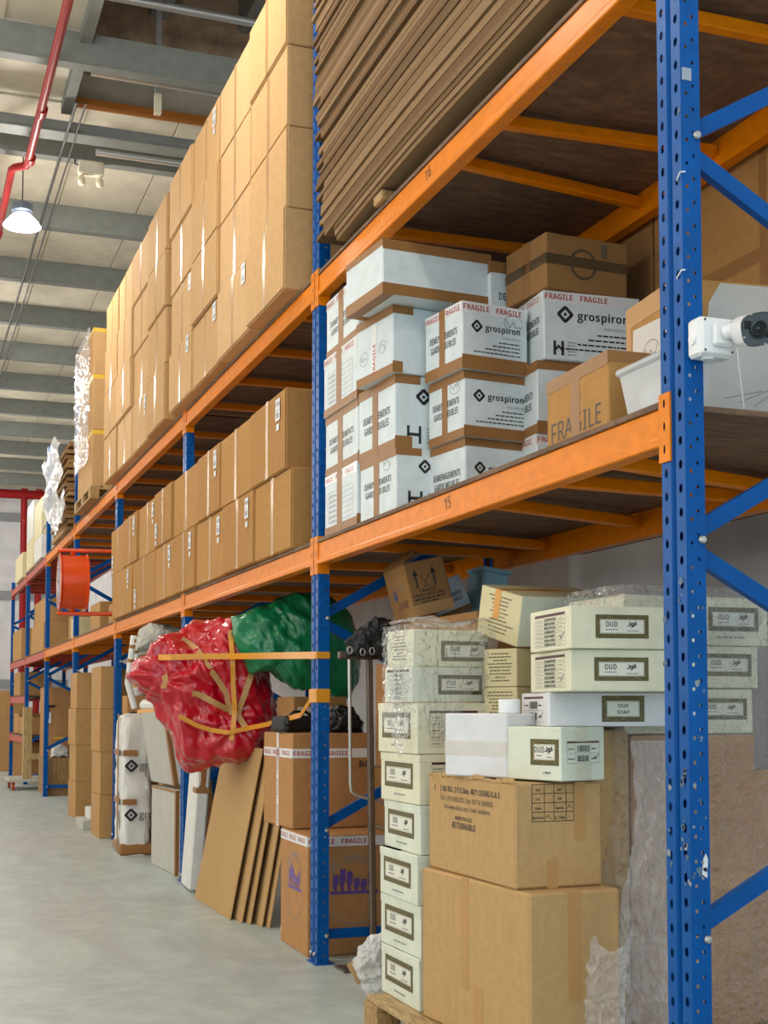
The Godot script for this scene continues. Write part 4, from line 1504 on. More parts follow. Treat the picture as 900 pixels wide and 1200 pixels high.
	p.text("ELRO AD NO. 2 P.O.Box. 4071 DUBAI-U.A.E.", -0.02, 0.115, 0.02, INK, 0, true, 0, 0.95)
	p.text("Tel : (9714 802203, Fax: 09714 3696692", -0.02, 0.085, 0.017, INK, 0, false, 0, 1.0)
	p.text("Visit www.ellora.com, E-mail: info@eme", -0.02, 0.057, 0.015, INK, 0, false, 0, 1.0)
	p.text("MADE IN U.A.E.", -0.04, 0.02, 0.014, INK)
	p.text("RETURNABLE", -0.04, -0.01, 0.022, INK)
	print_part(o, "printing", p, face(0.325, 0.342, 0.686, "aisle"))
	p = pr()
	var gx := -0.10
	var gy := 0.045
	for i in 5: p.rect(gx, gy + i * 0.03, 0.155, 0.002, INK)
	for x in [0.0, 0.045, 0.08, 0.125, 0.153]: p.rect(gx + x, gy, 0.002, 0.12, INK)
	var words := [["Operator", "Q.C. Status"], ["Color", "Quantity"], ["Cat.", "Shift"], ["Size", "Date"]]
	for i in 4:
		p.text(words[i][0], gx + 0.023, gy + 0.009 + i * 0.03, 0.0085, INK, 0, true, 0, 0.8)
		p.text(words[i][1], gx + 0.103, gy + 0.009 + i * 0.03, 0.0085, INK, 0, true, 0, 0.62)
	p.path([Vector2(gx + .05, gy + .012), Vector2(gx + .06, gy + .02), Vector2(gx + .07, gy + .008)], 0.002, INK)
	p.path([Vector2(gx + .13, gy + .04), Vector2(gx + .138, gy + .052), Vector2(gx + .148, gy + .042)], 0.002, INK)
	print_part(o, "stamped_grid", p, face(0.325, 0.342, 0.686, "end"))
	tape(o, 0.325, 0.342, 0.686, [["end", 0.36, 0.0, 0.48, 0.27], ["end", 0.68, 0.45, 0.80, 1.0], ["aisle", 0.10, 0.75, 0.16, 0.9]], M.tape_pale)
	# torn flap edges along its top
	var g := Geo.new()
	for i in 16:
		var z0 := -0.343 + i * 0.0429
		g.box(Vector3(-0.1625, 0.342 + 0.004 + 0.004 * sin(i * 5.1), z0 + 0.02), Vector3(0.004, 0.008 + 0.008 * abs(sin(i * 3.7)), 0.04))
	put(o, "torn_edge", g, M.card_k)
	var y2 := 1.0275
	# white carton with a roll of tape, mint carton
	o = carton("white_carton", "white carton with a clear tape band and a boxed address, on the worn carton", Vector3(-0.05, y2 + 0.006, -0.905), 0.298, 0.156, 0.217, 21.9, M.paper)
	tape(o, 0.156, 0.217, 0.298, [["aisle", 0, 0.33, 1, 0.56]], M.tape_clear, "clear_tape")
	p = pr()
	p.frame(0.02, -0.03, 0.035, 0.10, 0.0012, GREY)
	for i in 3: p.text(["TEL : 04.2", "LADY 1", "ID 2"][i], 0.034 + i * 0.008, 0.02, 0.006, INK, 0, true, -PI / 2)
	for i in 4: p.rect(-0.045 + i * 0.012, -0.05 + i * 0.01, 0.003, 0.09 - i * 0.015, GREY)
	print_part(o, "address_print", p, face(0.156, 0.217, 0.298, "end"))
	o = thing("tape_roll", "white roll standing on the white carton", "roll", on_z(597, 838, -1.0))
	o.position.y = y2 + 0.224
	g = Geo.new()
	g.lathe([Vector2(0.02, 0.0), Vector2(0.036, 0.0), Vector2(0.0375, 0.002), Vector2(0.0375, 0.046), Vector2(0.036, 0.048), Vector2(0.02, 0.048), Vector2(0.02, 0.0)], Vector3.ZERO, Basis.IDENTITY, 28)
	put(o, "roll", g, M.white_plastic)
	o = cream_carton("pale green carton with a two-row stock list on the worn carton", Vector3(0.031, y2 + 0.006, -0.67), 0.25, 0.202, 0.174, 18.0, M.mint)
	p = pr()
	oud_label(p, Vector2(0.05, 0.005), 0.13, 0.085, false, 60, 9)
	p.layer = 0
	p.text("x 50ml", 0.06, -0.065, 0.008, INK)
	print_part(o, "printed_label", p, face(0.202, 0.174, 0.25, "aisle"))
	p = pr()
	stock_list(p, Vector2(0.0, 0.005), 0.15, 0.075, 2)
	print_part(o, "stock_list", p, face(0.202, 0.174, 0.25, "end"))
	tape(o, 0.202, 0.174, 0.25, [["end", 0.32, 0.72, 0.62, 1.0], ["end", 0.36, 0.0, 0.68, 0.3]], M.tape_clear, "clear_tape")
	# tall carton behind, carrying the flat cream cartons
	o = carton("brown_carton", "tall brown carton behind the worn carton under the flat cream cartons", Vector3(0.235, pt, -0.86), 0.30, 0.155, 1.05, 0, M.card_k)
	# flat cream cartons
	o = cream_carton("long white carton labelled soap under the flat cream cartons", Vector3(0.038, 1.2085, -0.765), 0.40, 0.50, 0.112, -12.9, M.paper)
	p = pr()
	oud_label(p, Vector2(0.0, 0.002), 0.145, 0.086, true, 110, 11)
	print_part(o, "printed_label", p, face(0.50, 0.112, 0.40, "end"))
	p = pr()
	stock_list(p, Vector2(-0.02, 0.0), 0.28, 0.09, 2)
	print_part(o, "stock_list", p, face(0.50, 0.112, 0.40, "aisle"))
	for i in 2:
		var n := Vector3(0.003, 1.3215, -0.549) if i == 0 else Vector3(-0.01, 1.4545, -0.522)
		var a := 0.429 if i == 0 else 0.36
		var b := 0.415 if i == 0 else 0.426
		o = cream_carton("flat cream carton with stock list and framed label, resting on the soap carton" if i == 0 else "flat cream carton with stock list and framed label, topmost of the flat cartons", n, a, b, 0.132 if i == 0 else 0.134, -9.5 if i == 0 else -6.0, M.cream)
		p = pr()
		oud_label(p, Vector2(-0.04, 0.004), 0.18, 0.074, false, 140, 14 + i)
		print_part(o, "printed_label", p, face(b, 0.132, a, "end"))
		p = pr()
		stock_list(p, Vector2(0.0, 0.0), a * 0.74, 0.11, 7)
		print_part(o, "stock_list", p, face(b, 0.132, a, "aisle"))
	# small cream cartons behind with fine print
	for i in 2:
		o = cream_carton("small yellowish carton with fine print behind the flat cartons, %s" % ("upper one" if i == 0 else "lower one"), Vector3(0.207, 1.3495 - i * 0.146, -1.36), 0.158, 0.18, 0.144, 27.0, M.cream_y)
		p = pr()
		fine_block(p, Vector2(0, 0), 0.12, 0.115, 9, Color(0.12, 0.09, 0.04), 5 + i)
		print_part(o, "fine_print", p, face(0.18, 0.144, 0.158, "aisle"))
	# the carton they stand on
	o = carton("brown_carton", "tall brown carton behind the white carton holding the small yellowish cartons", Vector3(0.175, 0.1465, -1.40), 0.28, 0.21, 1.054, 0, M.card_k)
	# tilted cream carton
	o = carton("cream_carton", "large cream carton tilted forward with fine print and orange tape", Vector3(0.205, 1.498, -1.36), 0.267, 0.448, 0.193, 11.0, M.cream_y, "box", "", 0.003, 14.0, 1.6)
	p = pr()
	fine_block(p, Vector2(0, 0), 0.2, 0.15, 10, Color(0.12, 0.09, 0.04), 25)
	print_part(o, "fine_print", p, face(0.448, 0.193, 0.267, "aisle"))
	tape(o, 0.448, 0.193, 0.267, [["aisle", 0.36, 0.42, 0.5, 1.0], ["top", 0.0, 0.5, 0.7, 0.62]], M.strap, "orange_tape")
	part(o, "side_panel", bx(Vector3(0.444, 0.189, 0.002), M.mint), Vector3(0, 0.0965, 0.1345))
	# wrapped pallet behind the upright
	pallet(Vector3(0.835, 0.0, -1.24), 0.34, 1.24, "wooden pallet under the film-wrapped load behind the upright")
	var wy := pt
	for i in 2:
		o = carton("brown_carton", "large brown carton inside stretch film behind the upright, %s" % ("lower" if i == 0 else "upper"), Vector3(0.395 + 0.005 * i, wy, -0.86), 0.85, 0.5, 0.512, 0, M.card_w)
		tape(o, 0.5, 0.515, 0.85, [["end", 0, 0.0, 1, 0.05], ["end", 0, 0.95, 1, 1]], M.tape_pale)
		wy += 0.514
	o = carton("brown_carton", "tall brown carton beside the film-wrapped load", Vector3(0.905, pt, -0.92), 0.7, 0.11, 0.9, 0, M.card_w)
	var rows := [[1.18, 0.158], [1.34, 0.15], [1.49, 0.175]]
	for i in 3:
		o = cream_carton("cream carton with framed label inside the stretch film, %s row" % ["lowest", "middle", "top"][i], Vector3(0.375, rows[i][0], -0.86), 0.4, [0.52, 0.545, 0.59][i], rows[i][1] - 0.003, 0, M.cream)
		p = pr()
		oud_label(p, Vector2([0.13, 0.14, 0.15][i], 0.008), 0.21, [0.075, 0.08, 0.085][i], false, 80, 30 + i)
		if i == 2: p.fine(0.14, -0.06, 0.12, 0.007, GREY, 0, 3)
		print_part(o, "printed_label", p, face([0.52, 0.545, 0.59][i], rows[i][1] - 0.003, 0.4, "end"))
	# film round the load
	fl = thing("stretch_film", "glossy clear stretch film wound round the load behind the blue upright", "film")
	var wf := func(s: float, t: float) -> Array:
		var yy: float = lerp(0.15, 1.69, t)
		var flare: float = 0.10 * pow(1.0 - clamp(t / 0.75, 0.0, 1.0), 1.4) + 0.02 * sin(t * 21.0) * (1.0 - t)
		if s < 0.2: return [Vector3(0.36 - flare, yy, lerp(-1.2, -0.88, s / 0.2)), Vector3(-1, 0, 0)]
		if s < 0.3:
			var k := (s - 0.2) / 0.1
			return [Vector3(0.36 - flare + (0.03 + flare * 0.5) * k, yy, -0.88 + 0.045 * sin(k * PI / 2)), Vector3(-cos(k * PI / 2), 0, sin(k * PI / 2))]
		return [Vector3(lerp(0.39 - flare * 0.5, 0.93, (s - 0.3) / 0.7), yy, -0.835), Vector3(0, 0, 1)]
	put(fl, "film_layer", film_sheet(wf, 190, 300, 0.042, 13.0, 9, Vector3(1, 2.0, 1)), M.film)
	var wf2 := func(s: float, t: float) -> Array:
		return [Vector3(lerp(0.34, 0.56, s) + 0.03 * sin(t * 7.0) - 0.06 * t, lerp(1.16, 0.12, t), -0.80), Vector3(0, 0, 1)]
	put(fl, "film_fold", film_sheet(wf2, 90, 260, 0.05, 9.0, 19, Vector3(2.0, 0.7, 1)), M.film_thick)
	var wf3 := func(s: float, t: float) -> Array:
		return [Vector3(lerp(0.10, 0.24, s) - 0.03 * sin(t * 3.0), lerp(0.56, 0.1, t) - 0.06 * sin(s * PI), -0.63), Vector3(0, 0, 1)]
	put(fl, "film_tail", film_sheet(wf3, 60, 140, 0.045, 17.0, 29, Vector3(1.6, 1, 1)), M.film_thick)
	# cartons behind the tower that carry the tilted cartons
	var hz := 0.0
	for i in 3:
		o = carton("brown_carton", "plain brown carton hidden behind the cream tower, %s" % ["on the floor", "in the middle", "on top"][i], Vector3(0.33, hz, -2.0), 0.95, 0.6, 0.56, 0, M.card_dark)
		hz += 0.561
	o = carton("brown_carton", "brown carton tilted on the heap with fragile symbols and handwriting", Vector3(0.33, 1.70, -2.72), 0.42, 0.20, 0.26, -6.9, M.card_dark, "box", "", 0.005, 0.0, 13.7)
	p = pr()
	for x in [-0.055, 0.035]:
		p.rect(x - 0.004, 0.0, 0.008, 0.065, INK)
		p.poly([Vector2(x - 0.014, 0.06), Vector2(x + 0.014, 0.06), Vector2(x, 0.09)], INK)
	p.arc(Vector2(-0.01, 0.06), 0.018, PI, TAU, 0.003, INK, 8, 1.6)
	p.line(Vector2(-0.01, 0.03), Vector2(-0.01, 0.005), 0.003, INK)
	p.line(Vector2(-0.025, 0.004), Vector2(0.005, 0.004), 0.003, INK)
	p.text("FRAGILE", -0.008, -0.022, 0.015, INK)
	p.text("HANDLE WITH CARE", -0.008, -0.043, 0.014, INK, 0, true, 0, 0.85)
	p.fine(-0.008, -0.058, 0.15, 0.008, INK, 0, 4)
	p.fine(-0.008, -0.072, 0.08, 0.006, INK, 0, 5)
	print_part(o, "printing", p, face(0.20, 0.26, 0.42, "end"))
	tape(o, 0.20, 0.26, 0.42, [["end", 0, 0, 1, 0.2]], M.tape_pale)
	p = pr()
	for i in 5: p.poly([Vector2(-0.1 + i * 0.012, -0.02 - 0.02 * (i % 2)), Vector2(-0.085 + i * 0.012, -0.03), Vector2(-0.09 + i * 0.014, 0.03)], Color(0.06, 0.09, 0.3))
	p.text("SERVICE", 0.06, 0.015, 0.02, GREY, 0, false)
	p.text("Em- GHE", 0.05, -0.075, 0.035, Color(0.05, 0.03, 0.03), 0, false)
	print_part(o, "printing", p, face(0.20, 0.26, 0.42, "aisle"))
	g = Geo.new()
	g.box(Vector3(-0.06, 0.29, 0.0), Vector3(0.1, 0.004, 0.40), Basis(Vector3(0, 0, 1), 0.6))
	put(o, "flap", g, M.card_dark)
	o = carton("white_carton", "white carton lettered on its side tilted beside the fragile carton", Vector3(0.573, 1.70, -3.0), 0.2, 0.195, 0.19, -1.4, M.white_card, "box", "", 0.004, -5.5, 22.0)
	p = pr()
	moving_side(p, 0.2, 0.19, 0.0)
	print_part(o, "printing", p, face(0.195, 0.19, 0.2, "end"))
	tape(o, 0.195, 0.19, 0.2, [["aisle", 0, 0, 1, 1], ["end", 0, 0, 1, 0.16]], M.card_dark, "brown_paper")
	o = thing("blue_crate", "pale blue plastic crate behind the tilted white carton", "crate", Vector3(0.845, 1.684, -3.05))
	part(o, "body", bx(Vector3(0.14, 0.26, 0.2), M.blue_tub, 0.01), Vector3(0, 0.145, 0), Basis(Vector3(0, 0, 1), -0.15))
	part(o, "lid", bx(Vector3(0.16, 0.02, 0.22), M.blue_tub, 0.005), Vector3(0.02, 0.28, 0), Basis(Vector3(0, 0, 1), -0.15))
	# rubbish bag between pallet and upright
	o = thing("plastic_bag", "clear plastic rubbish bag with cardboard scraps beside the pallet", "bag", Vector3(0.06, 0, -2.3))
	var outl := []
	for q in [[418, 1128], [424, 1118], [436, 1100], [446, 1096], [452, 1110], [452, 1165], [430, 1160], [420, 1148]]: outl.append(on_z(q[0], q[1], -2.3) - o.position)
	put(o, "bag", lump(outl, on_z(437, 1132, -2.3) - o.position, Vector3(-0.3, 0, 0.95).normalized(), 0.09, 0.03, 9.0, 6), M.bag_clear)
	part(o, "cardboard_scrap", bx(Vector3(0.1, 0.1, 0.004), M.card_k), on_z(424, 1135, -2.28) - o.position, Basis(Vector3(0, 0, 1), 0.5))

# ---------------------------------------------------------------- second bay, floor level
func build_second_bay() -> void:
	# wine cartons beside the second upright
	var purple := Color(0.13, 0.06, 0.30)
	for i in 2:
		var n := Vector3(0.01, 0.0, -3.42) if i == 0 else Vector3(0.037, 0.616, -3.80)
		var a := 0.54
		var b := 0.46 if i == 0 else 0.475
		var h := 0.613 if i == 0 else 0.515
		var o := carton("brown_carton", "brown carton with purple glasses print standing on the floor by the upright" if i == 0 else "brown carton with red lettered tape across it on the purple-printed carton", n, a, b, h, -1.0 if i == 0 else 1.7, M.card_w)
		if i == 0:
			for fc in ["aisle", "end"]:
				var p := pr()
				var c := Vector2(0.02, 0.01)
				p.arc(c, 0.16, 0, TAU, 0.004, GREY, 30)
				p.rect(c.x - 0.13, c.y - 0.005, 0.26, 0.016, purple)
				for k in 6:
					var x := c.x - 0.10 + k * 0.038
					var gh := 0.075 + 0.03 * sin(k * 1.3)
					p.poly([Vector2(x - 0.008, c.y + 0.012), Vector2(x + 0.008, c.y + 0.012), Vector2(x + 0.004, c.y + 0.03), Vector2(x + 0.018, c.y + gh * 0.7), Vector2(x + 0.014, c.y + gh + 0.02), Vector2(x - 0.014, c.y + gh + 0.02), Vector2(x - 0.018, c.y + gh * 0.7), Vector2(x - 0.004, c.y + 0.03)], purple)
				var s := "AND BARREL"
				for k in s.length():
					if s[k] == " ": continue
					var an := PI * 0.78 - k * 0.155
					p.text(s[k], c.x + cos(an) * 0.17, c.y + sin(an) * 0.17, 0.026, GREY, 0, true, an - PI / 2)
				print_part(o, "printing", p, face(b, h, a, fc))
		var p2 := pr()
		if i == 1: fragile_strip(p2, -a / 2, h * 0.24, a / 2, 0.05)
		else: fragile_strip(p2, -a / 2, h / 2 - 0.055, a / 2, 0.05)
		print_part(o, "fragile_tape", p2, face(b, h, a, "aisle"), true)
		p2 = pr()
		if i == 1: fragile_strip(p2, -b / 2, h * 0.24, b / 2, 0.05)
		else: fragile_strip(p2, -b / 2, h / 2 - 0.055, b / 2, 0.05)
		print_part(o, "fragile_tape", p2, face(b, h, a, "end"), true)
		if i == 1:
			p2 = pr()
			fragile_strip(p2, -0.02, -h / 2, h / 2, 0.04, 0, true)
			print_part(o, "fragile_tape", p2, face(b, h, a, "aisle"), true)
			p2 = pr()
			p2.text("BAS", 0.19, 0.07, 0.035, INK)
			print_part(o, "printing", p2, face(b, h, a, "end"))
	# things on the upper wine carton
	var o := carton("brown_carton", "small brown carton with two white labels under the green bag", Vector3(0.20, 1.135, -4.35), 0.36, 0.33, 0.20, 0, M.card_dark)
	var p := pr()
	p.rect(-0.14, -0.05, 0.13, 0.09, Color(0.6, 0.55, 0.48)); p.rect(0.01, -0.05, 0.13, 0.09, Color(0.6, 0.55, 0.48))
	p.layer = 1
	p.text("W", -0.12, -0.02, 0.03, INK); p.fine(-0.09, 0.0, 0.07, 0.008, INK); p.fine(0.03, 0.0, 0.09, 0.012, INK)
	print_part(o, "printed_label", p, face(0.33, 0.20, 0.36, "end"))
	o = thing("tool_case", "black tool case with a strap lying on the taped carton", "case", Vector3(0.10, 1.133, -4.02), 0.3)
	part(o, "body", bx(Vector3(0.20, 0.09, 0.16), M.black_cloth, 0.02), Vector3(0, 0.047, 0))
	part(o, "rail", bx(Vector3(0.202, 0.012, 0.163), M.black_plastic, 0.004), Vector3(0, 0.04, 0))
	var g := Geo.new()
	g.tube([Vector3(-0.06, 0.09, 0.05), Vector3(-0.03, 0.115, 0.06), Vector3(0.05, 0.115, 0.06), Vector3(0.09, 0.09, 0.05)], 0.008, 8)
	put(o, "handle", g, M.black_plastic)
	o = thing("plastic_bag", "black plastic bag on the taped carton behind the upright", "bag", Vector3(0.42, 1.133, -4.0))
	var outl := []
	for q in [[383, 840], [395, 828], [412, 832], [421, 846], [421, 858], [383, 858]]: outl.append(on_z(q[0], q[1], -4.0) - o.position)
	put(o, "bag", lump(outl, on_z(403, 846, -4.0) - o.position, Vector3(-0.2, 0, 0.98).normalized(), 0.12, 0.02, 10.0, 8), M.black_plastic)
	# hand truck in front of the wine cartons
	o = thing("hand_truck", "rusty steel hand truck with a flat top bar standing by the upright", "hand truck", Vector3(0.2, 0, -3.0))
	var hp := o.position
	part(o, "top_bar", bx(Vector3(0.27, 0.038, 0.03), M.trolley, 0.006), Vector3(-0.03, 1.525, 0))
	g = Geo.new()
	g.bar(Vector3(-0.005, 1.51, 0), Vector3(0.012, 0.02, 0.02), 0.03, 0.03, Vector3(0, 0, 1), 0.006)
	put(o, "post", g, M.trolley)
	g = Geo.new()
	g.tube([Vector3(-0.107, 1.51, 0), Vector3(-0.1, 0.90, 0.0), Vector3(-0.095, 0.865, 0), Vector3(-0.07, 0.845, 0), Vector3(0.12, 0.79, 0)], 0.0085, 8)
	put(o, "rod", g, M.steel)
	g = Geo.new()
	g.tube([Vector3(0.0, 0.70, 0.015), Vector3(0.13, 0.67, 0.015)], 0.0085, 8)
	put(o, "rod", g, M.steel)
	part(o, "foot_plate", bx(Vector3(0.4, 0.012, 0.16), M.trolley, 0.003), Vector3(0.06, 0.006, -0.05))
	o = thing("tool_bag", "black leather bag hanging over the hand truck's top bar", "bag", Vector3(0.2, 1.55, -2.95))
	outl = []
	for q in [[409, 768], [408, 752], [424, 738], [438, 728], [456, 727], [458, 768]]: outl.append(on_z(q[0], q[1], -2.95) - o.position)
	put(o, "bag", lump(outl, on_z(434, 752, -2.95) - o.position, Vector3(-0.2, 0, 0.98).normalized(), 0.07, 0.018, 12.0, 15, -1, 0.55), M.black_cloth)
	for q in [[410, 762], [425, 764], [436, 763]]:
		g = Geo.new()
		var cc := on_z(q[0], q[1], -2.87) - o.position
		var ring := []
		for k in 9: ring.append(cc + Vector3(cos(k * TAU / 8) * 0.012, sin(k * TAU / 8) * 0.018, 0))
		g.tube(ring, 0.003, 6, false)
		put(o, "buckle", g, M.steel)
	# tall cartons behind the hand truck
	o = carton("brown_carton", "tall brown carton with purple print behind the hand truck", Vector3(0.52, 0.95, -3.42), 0.4, 0.40, 0.56, 0, M.card_w)
	p = pr()
	p.rect(-0.12, 0.05, 0.2, 0.016, purple)
	for k in 4: p.rect(-0.11 + k * 0.045, 0.07, 0.028, 0.07 + 0.02 * (k % 2), purple)
	for k in 3: p.arc(Vector2(-0.05 + 0.02 * k, -0.05 - 0.05 * k), 0.03, 0, 4.0, 0.004, purple, 8)
	print_part(o, "printing", p, face(0.40, 0.56, 0.4, "end"))
	o = carton("brown_carton", "brown carton with white labels below the tall purple-printed carton", Vector3(0.50, 0.0, -3.42), 0.42, 0.44, 0.945, 0, M.card_dark)
	p = pr()
	p.rect(-0.2, 0.22, 0.09, 0.10, WHITE); p.rect(-0.2, 0.06, 0.09, 0.10, WHITE)
	print_part(o, "printed_label", p, face(0.44, 0.945, 0.42, "end"))
	# flat cardboard leaning on the rack
	var ends := [[-0.083, -4.735, -5.746, 1.04], [-0.045, -4.60, -5.6, 1.03], [-0.012, -4.53, -5.55, 0.99], [0.03, -4.42, -5.5, 0.99], [0.06, -4.36, -5.4, 0.95]]
	for i in ends.size():
		var e = ends[i]
		o = thing("flat_carton", ["large flat cardboard sheet leaning in front of the rack, outermost", "flat cardboard sheet leaning second in the row", "flat cardboard sheet leaning third in the row", "narrow flat cardboard sheet leaning fourth in the row", "innermost flat cardboard sheet leaning against the carton"][i], "cardboard", Vector3(e[0], 0, (e[1] + e[2]) / 2), 0.0, "flat cardboard leaning on the rack")
		var lean := Basis(Vector3(0, 0, 1), -0.19 + 0.005 * i)
		for k in 2:
			part(o, "panel", bx(Vector3(0.009, e[3], e[1] - e[2] - 0.03 * k), M.card_lean, 0.002), lean * Vector3(0.0055 + k * 0.0105, e[3] / 2, -0.02 * k) + Vector3(0, 0.001, 0), lean)
	o = thing("furniture_pack", "white wrapped panel with a black diamond emblem leaning by the wine carton", "panel", Vector3(0.085, 0, -4.1))
	var ln := Basis(Vector3(0, 0, 1), -0.14)
	part(o, "body", bx(Vector3(0.05, 0.85, 0.28), M.wrap_white, 0.01), ln * Vector3(0.03, 0.425, 0), ln)
	p = pr()
	diamond(p, Vector2(0.02, -0.30), 0.075)
	part(o, "printing", p.g.mesh(M.print), ln * Vector3(0.0035, 0.425, 0), ln * Basis(Vector3(0, 0, 1), Vector3.UP, Vector3(-1, 0, 0)))
	# wrapped furniture packs
	o = carton("furniture_pack", "narrow white wrapped panel with brown taped head, leaning beside the cardboard", Vector3(-0.07, 0.012, -6.0), 0.42, 0.09, 0.93, -4.0, M.wrap_white, "panel", "", 0.012, 0, -4.0)
	tape(o, 0.09, 0.93, 0.42, [["end", 0, 0.72, 1, 0.76], ["aisle", 0.6, 0.72, 1, 0.76], ["end", 0.3, 0.76, 0.7, 1.0]], M.tape)
	p = pr()
	p.text("a.", 0.0, 0.24, 0.05, INK)
	print_part(o, "printing", p, face(0.09, 0.93, 0.42, "end"))
	o = carton("wrapped_box", "grey board box with brown taped edges standing on the floor", Vector3(0.02, 0.0, -6.93), 0.85, 0.10, 0.64, 2.2, M.board_grey, "box", "", 0.008)
	tape(o, 0.10, 0.64, 0.85, [["aisle", 0.955, 0, 1.0, 1.0], ["end", 0, 0, 0.35, 1], ["end", 0, 0.36, 1, 0.40], ["end", 0, 0.9, 1, 0.95], ["aisle", 0, 0.97, 1, 1.0]], M.tape)
	part(o, "white_wrap", bx(Vector3(0.07, 0.62, 0.006), M.wrap_white, 0.002), Vector3(0.012, 0.315, 0.424))
	o = carton("wrapped_box", "grey board box with a padded white top, leaning out above the floor box", Vector3(0.045, 0.665, -7.10), 0.75, 0.11, 0.60, 4.0, M.board_grey, "box", "", 0.008, 0.0, 9.0)
	tape(o, 0.11, 0.60, 0.75, [["aisle", 0.93, 0, 1.0, 1.0], ["end", 0, 0, 0.3, 1], ["end", 0, 0.1, 1, 0.14], ["end", 0, 0.7, 1, 0.74]], M.tape)
	part(o, "white_wrap", bx(Vector3(0.075, 0.58, 0.006), M.wrap_white, 0.002), Vector3(0.014, 0.3, 0.374))
	g = Geo.new()
	g.box(Vector3(0, 0.63, 0), Vector3(0.125, 0.09, 0.76), Basis.IDENTITY, 0.03)
	put(o, "padding", g, M.wrap_white)
	o = thing("wrapped_furniture", "tall white film-wrapped furniture piece with emblem and brown tape cross", "furniture", Vector3(0.0, 0, -8.78), -0.07)
	g = Geo.new()
	var fnz := FastNoiseLite.new()
	fnz.seed = 3
	fnz.frequency = 2.6
	var P := []
	for i in 33:
		var t := i / 32.0
		var row := []
		for k in 56:
			var an := TAU * k / 56
			var cx: float = sign(cos(an)) * pow(abs(cos(an)), 0.35)
			var cz: float = sign(sin(an)) * pow(abs(sin(an)), 0.35)
			var s := 1.0 if t < 0.92 else sqrt(max(0.0, 1.0 - pow((t - 0.92) / 0.08, 2)))
			var q := Vector3(cx * 0.13 * s, t * 1.24, cz * 0.34 * s)
			var nz := fnz.get_noise_3d(q.x * 3 + 3, q.y * 1.5, q.z * 3)
			row.append(q + Vector3(cx, 0, cz).normalized() * nz * 0.035)
		P.append(row)
	g.grid(P, true, true)
	put(o, "wrapping", g, M.wrap_white)
	g = Geo.new()
	g.box(Vector3(-0.146, 0.62, 0.14), Vector3(0.006, 1.2, 0.06))
	for y in [0.46, 0.88]: g.box(Vector3(-0.148, y, 0.05), Vector3(0.006, 0.05, 0.5))
	for y in [0.46, 0.88]: g.box(Vector3(-0.06, y, 0.355), Vector3(0.12, 0.05, 0.006))
	g.box(Vector3(0, 0.05, 0.0), Vector3(0.29, 0.1, 0.70), Basis.IDENTITY, 0.02)
	put(o, "tape", g, M.tape)
	for y in [0.15, -0.27]:
		p = pr()
		diamond(p, Vector2(-0.07, 0), 0.055)
		p.text("gro", 0.06, -0.03, 0.06, INK, 0, false)
		part(o, "printing", p.g.mesh(M.print), Vector3(0.02, 0.62 + y, 0.375))
		p = pr()
		diamond(p, Vector2(-0.15, 0), 0.055)
		part(o, "printing", p.g.mesh(M.print), Vector3(-0.155, 0.62 + y, 0.0), Basis(Vector3(0, 0, 1), Vector3.UP, Vector3(-1, 0, 0)))
	# brown cartons and a wrapped chair behind
	o = carton("brown_carton", "tall brown carton with red tape behind the wrapped chair", Vector3(0.12, 0.0, -9.46), 0.40, 0.35, 1.86, 0, M.card_w)
	p = pr()
	fragile_strip(p, -0.175, 0.68, 0.175, 0.06)
	print_part(o, "fragile_tape", p, face(0.35, 1.86, 0.42, "end"), true)
	o = carton("brown_carton", "low brown carton with a white lidded tub behind the wrapped furniture", Vector3(0.0, 0.0, -9.17), 0.27, 0.4, 1.38, 0, M.card_w)
	o = thing("white_tub", "small white lidded tub beside the blue upright", "tub", Vector3(0.10, 1.381, -9.28))
	g = Geo.new()
	g.lathe([Vector2(0, 0), Vector2(0.07, 0), Vector2(0.08, 0.05), Vector2(0.09, 0.052), Vector2(0.09, 0.075), Vector2(0, 0.08)], Vector3.ZERO, Basis.IDENTITY, 20)
	put(o, "tub", g, M.white_plastic)
	o = thing("wrapped_chair", "chair frame wrapped in paper and white tubing above the packs", "chair", Vector3(0.32, 0, -8.0))
	var a0 := on_z(152, 760, -8.0) - o.position
	var tubes := [[[157, 745], [160, 766], [195, 757], [215, 752]], [[157, 745], [150, 800], [158, 830]], [[163, 780], [172, 800]], [[160, 766], [158, 800]]]
	for tb in tubes:
		g = Geo.new()
		var pts := []
		for q in tb: pts.append(on_z(q[0], q[1], -8.0) - o.position)
		g.tube(pts, 0.028, 10)
		put(o, "tube", g, M.wrap_white)
		g = Geo.new()
		for k in 3:
			var q0: Vector3 = pts[0].lerp(pts[1], 0.2 + 0.3 * k)
			g.tube([q0, q0 + (pts[1] - pts[0]).normalized() * 0.03], 0.03, 10)
		put(o, "tape_ring", g, M.tape)
	outl = []
	for q in [[160, 762], [164, 738], [178, 731], [214, 738], [216, 752], [190, 760]]: outl.append(on_z(q[0], q[1], -7.9) - o.position)
	put(o, "paper_wrap", lump(outl, on_z(188, 746, -7.9) - o.position, Vector3(-0.25, 0, 0.97).normalized(), 0.2, 0.02, 6.0, 22), M.board_grey)
	g = Geo.new()
	g.bar(on_z(196, 775, -8.1) - o.position, Vector3(0.1, 0.0, -0.1), 0.25, 0.4)
	put(o, "seat_pack", g, M.card_w)
	# red bag
	var rz := -5.3
	o = thing("red_bag", "large red plastic-wrapped bundle bulging into the aisle under brown tape", "bag", Vector3(-0.05, 1.0, rz))
	outl = []
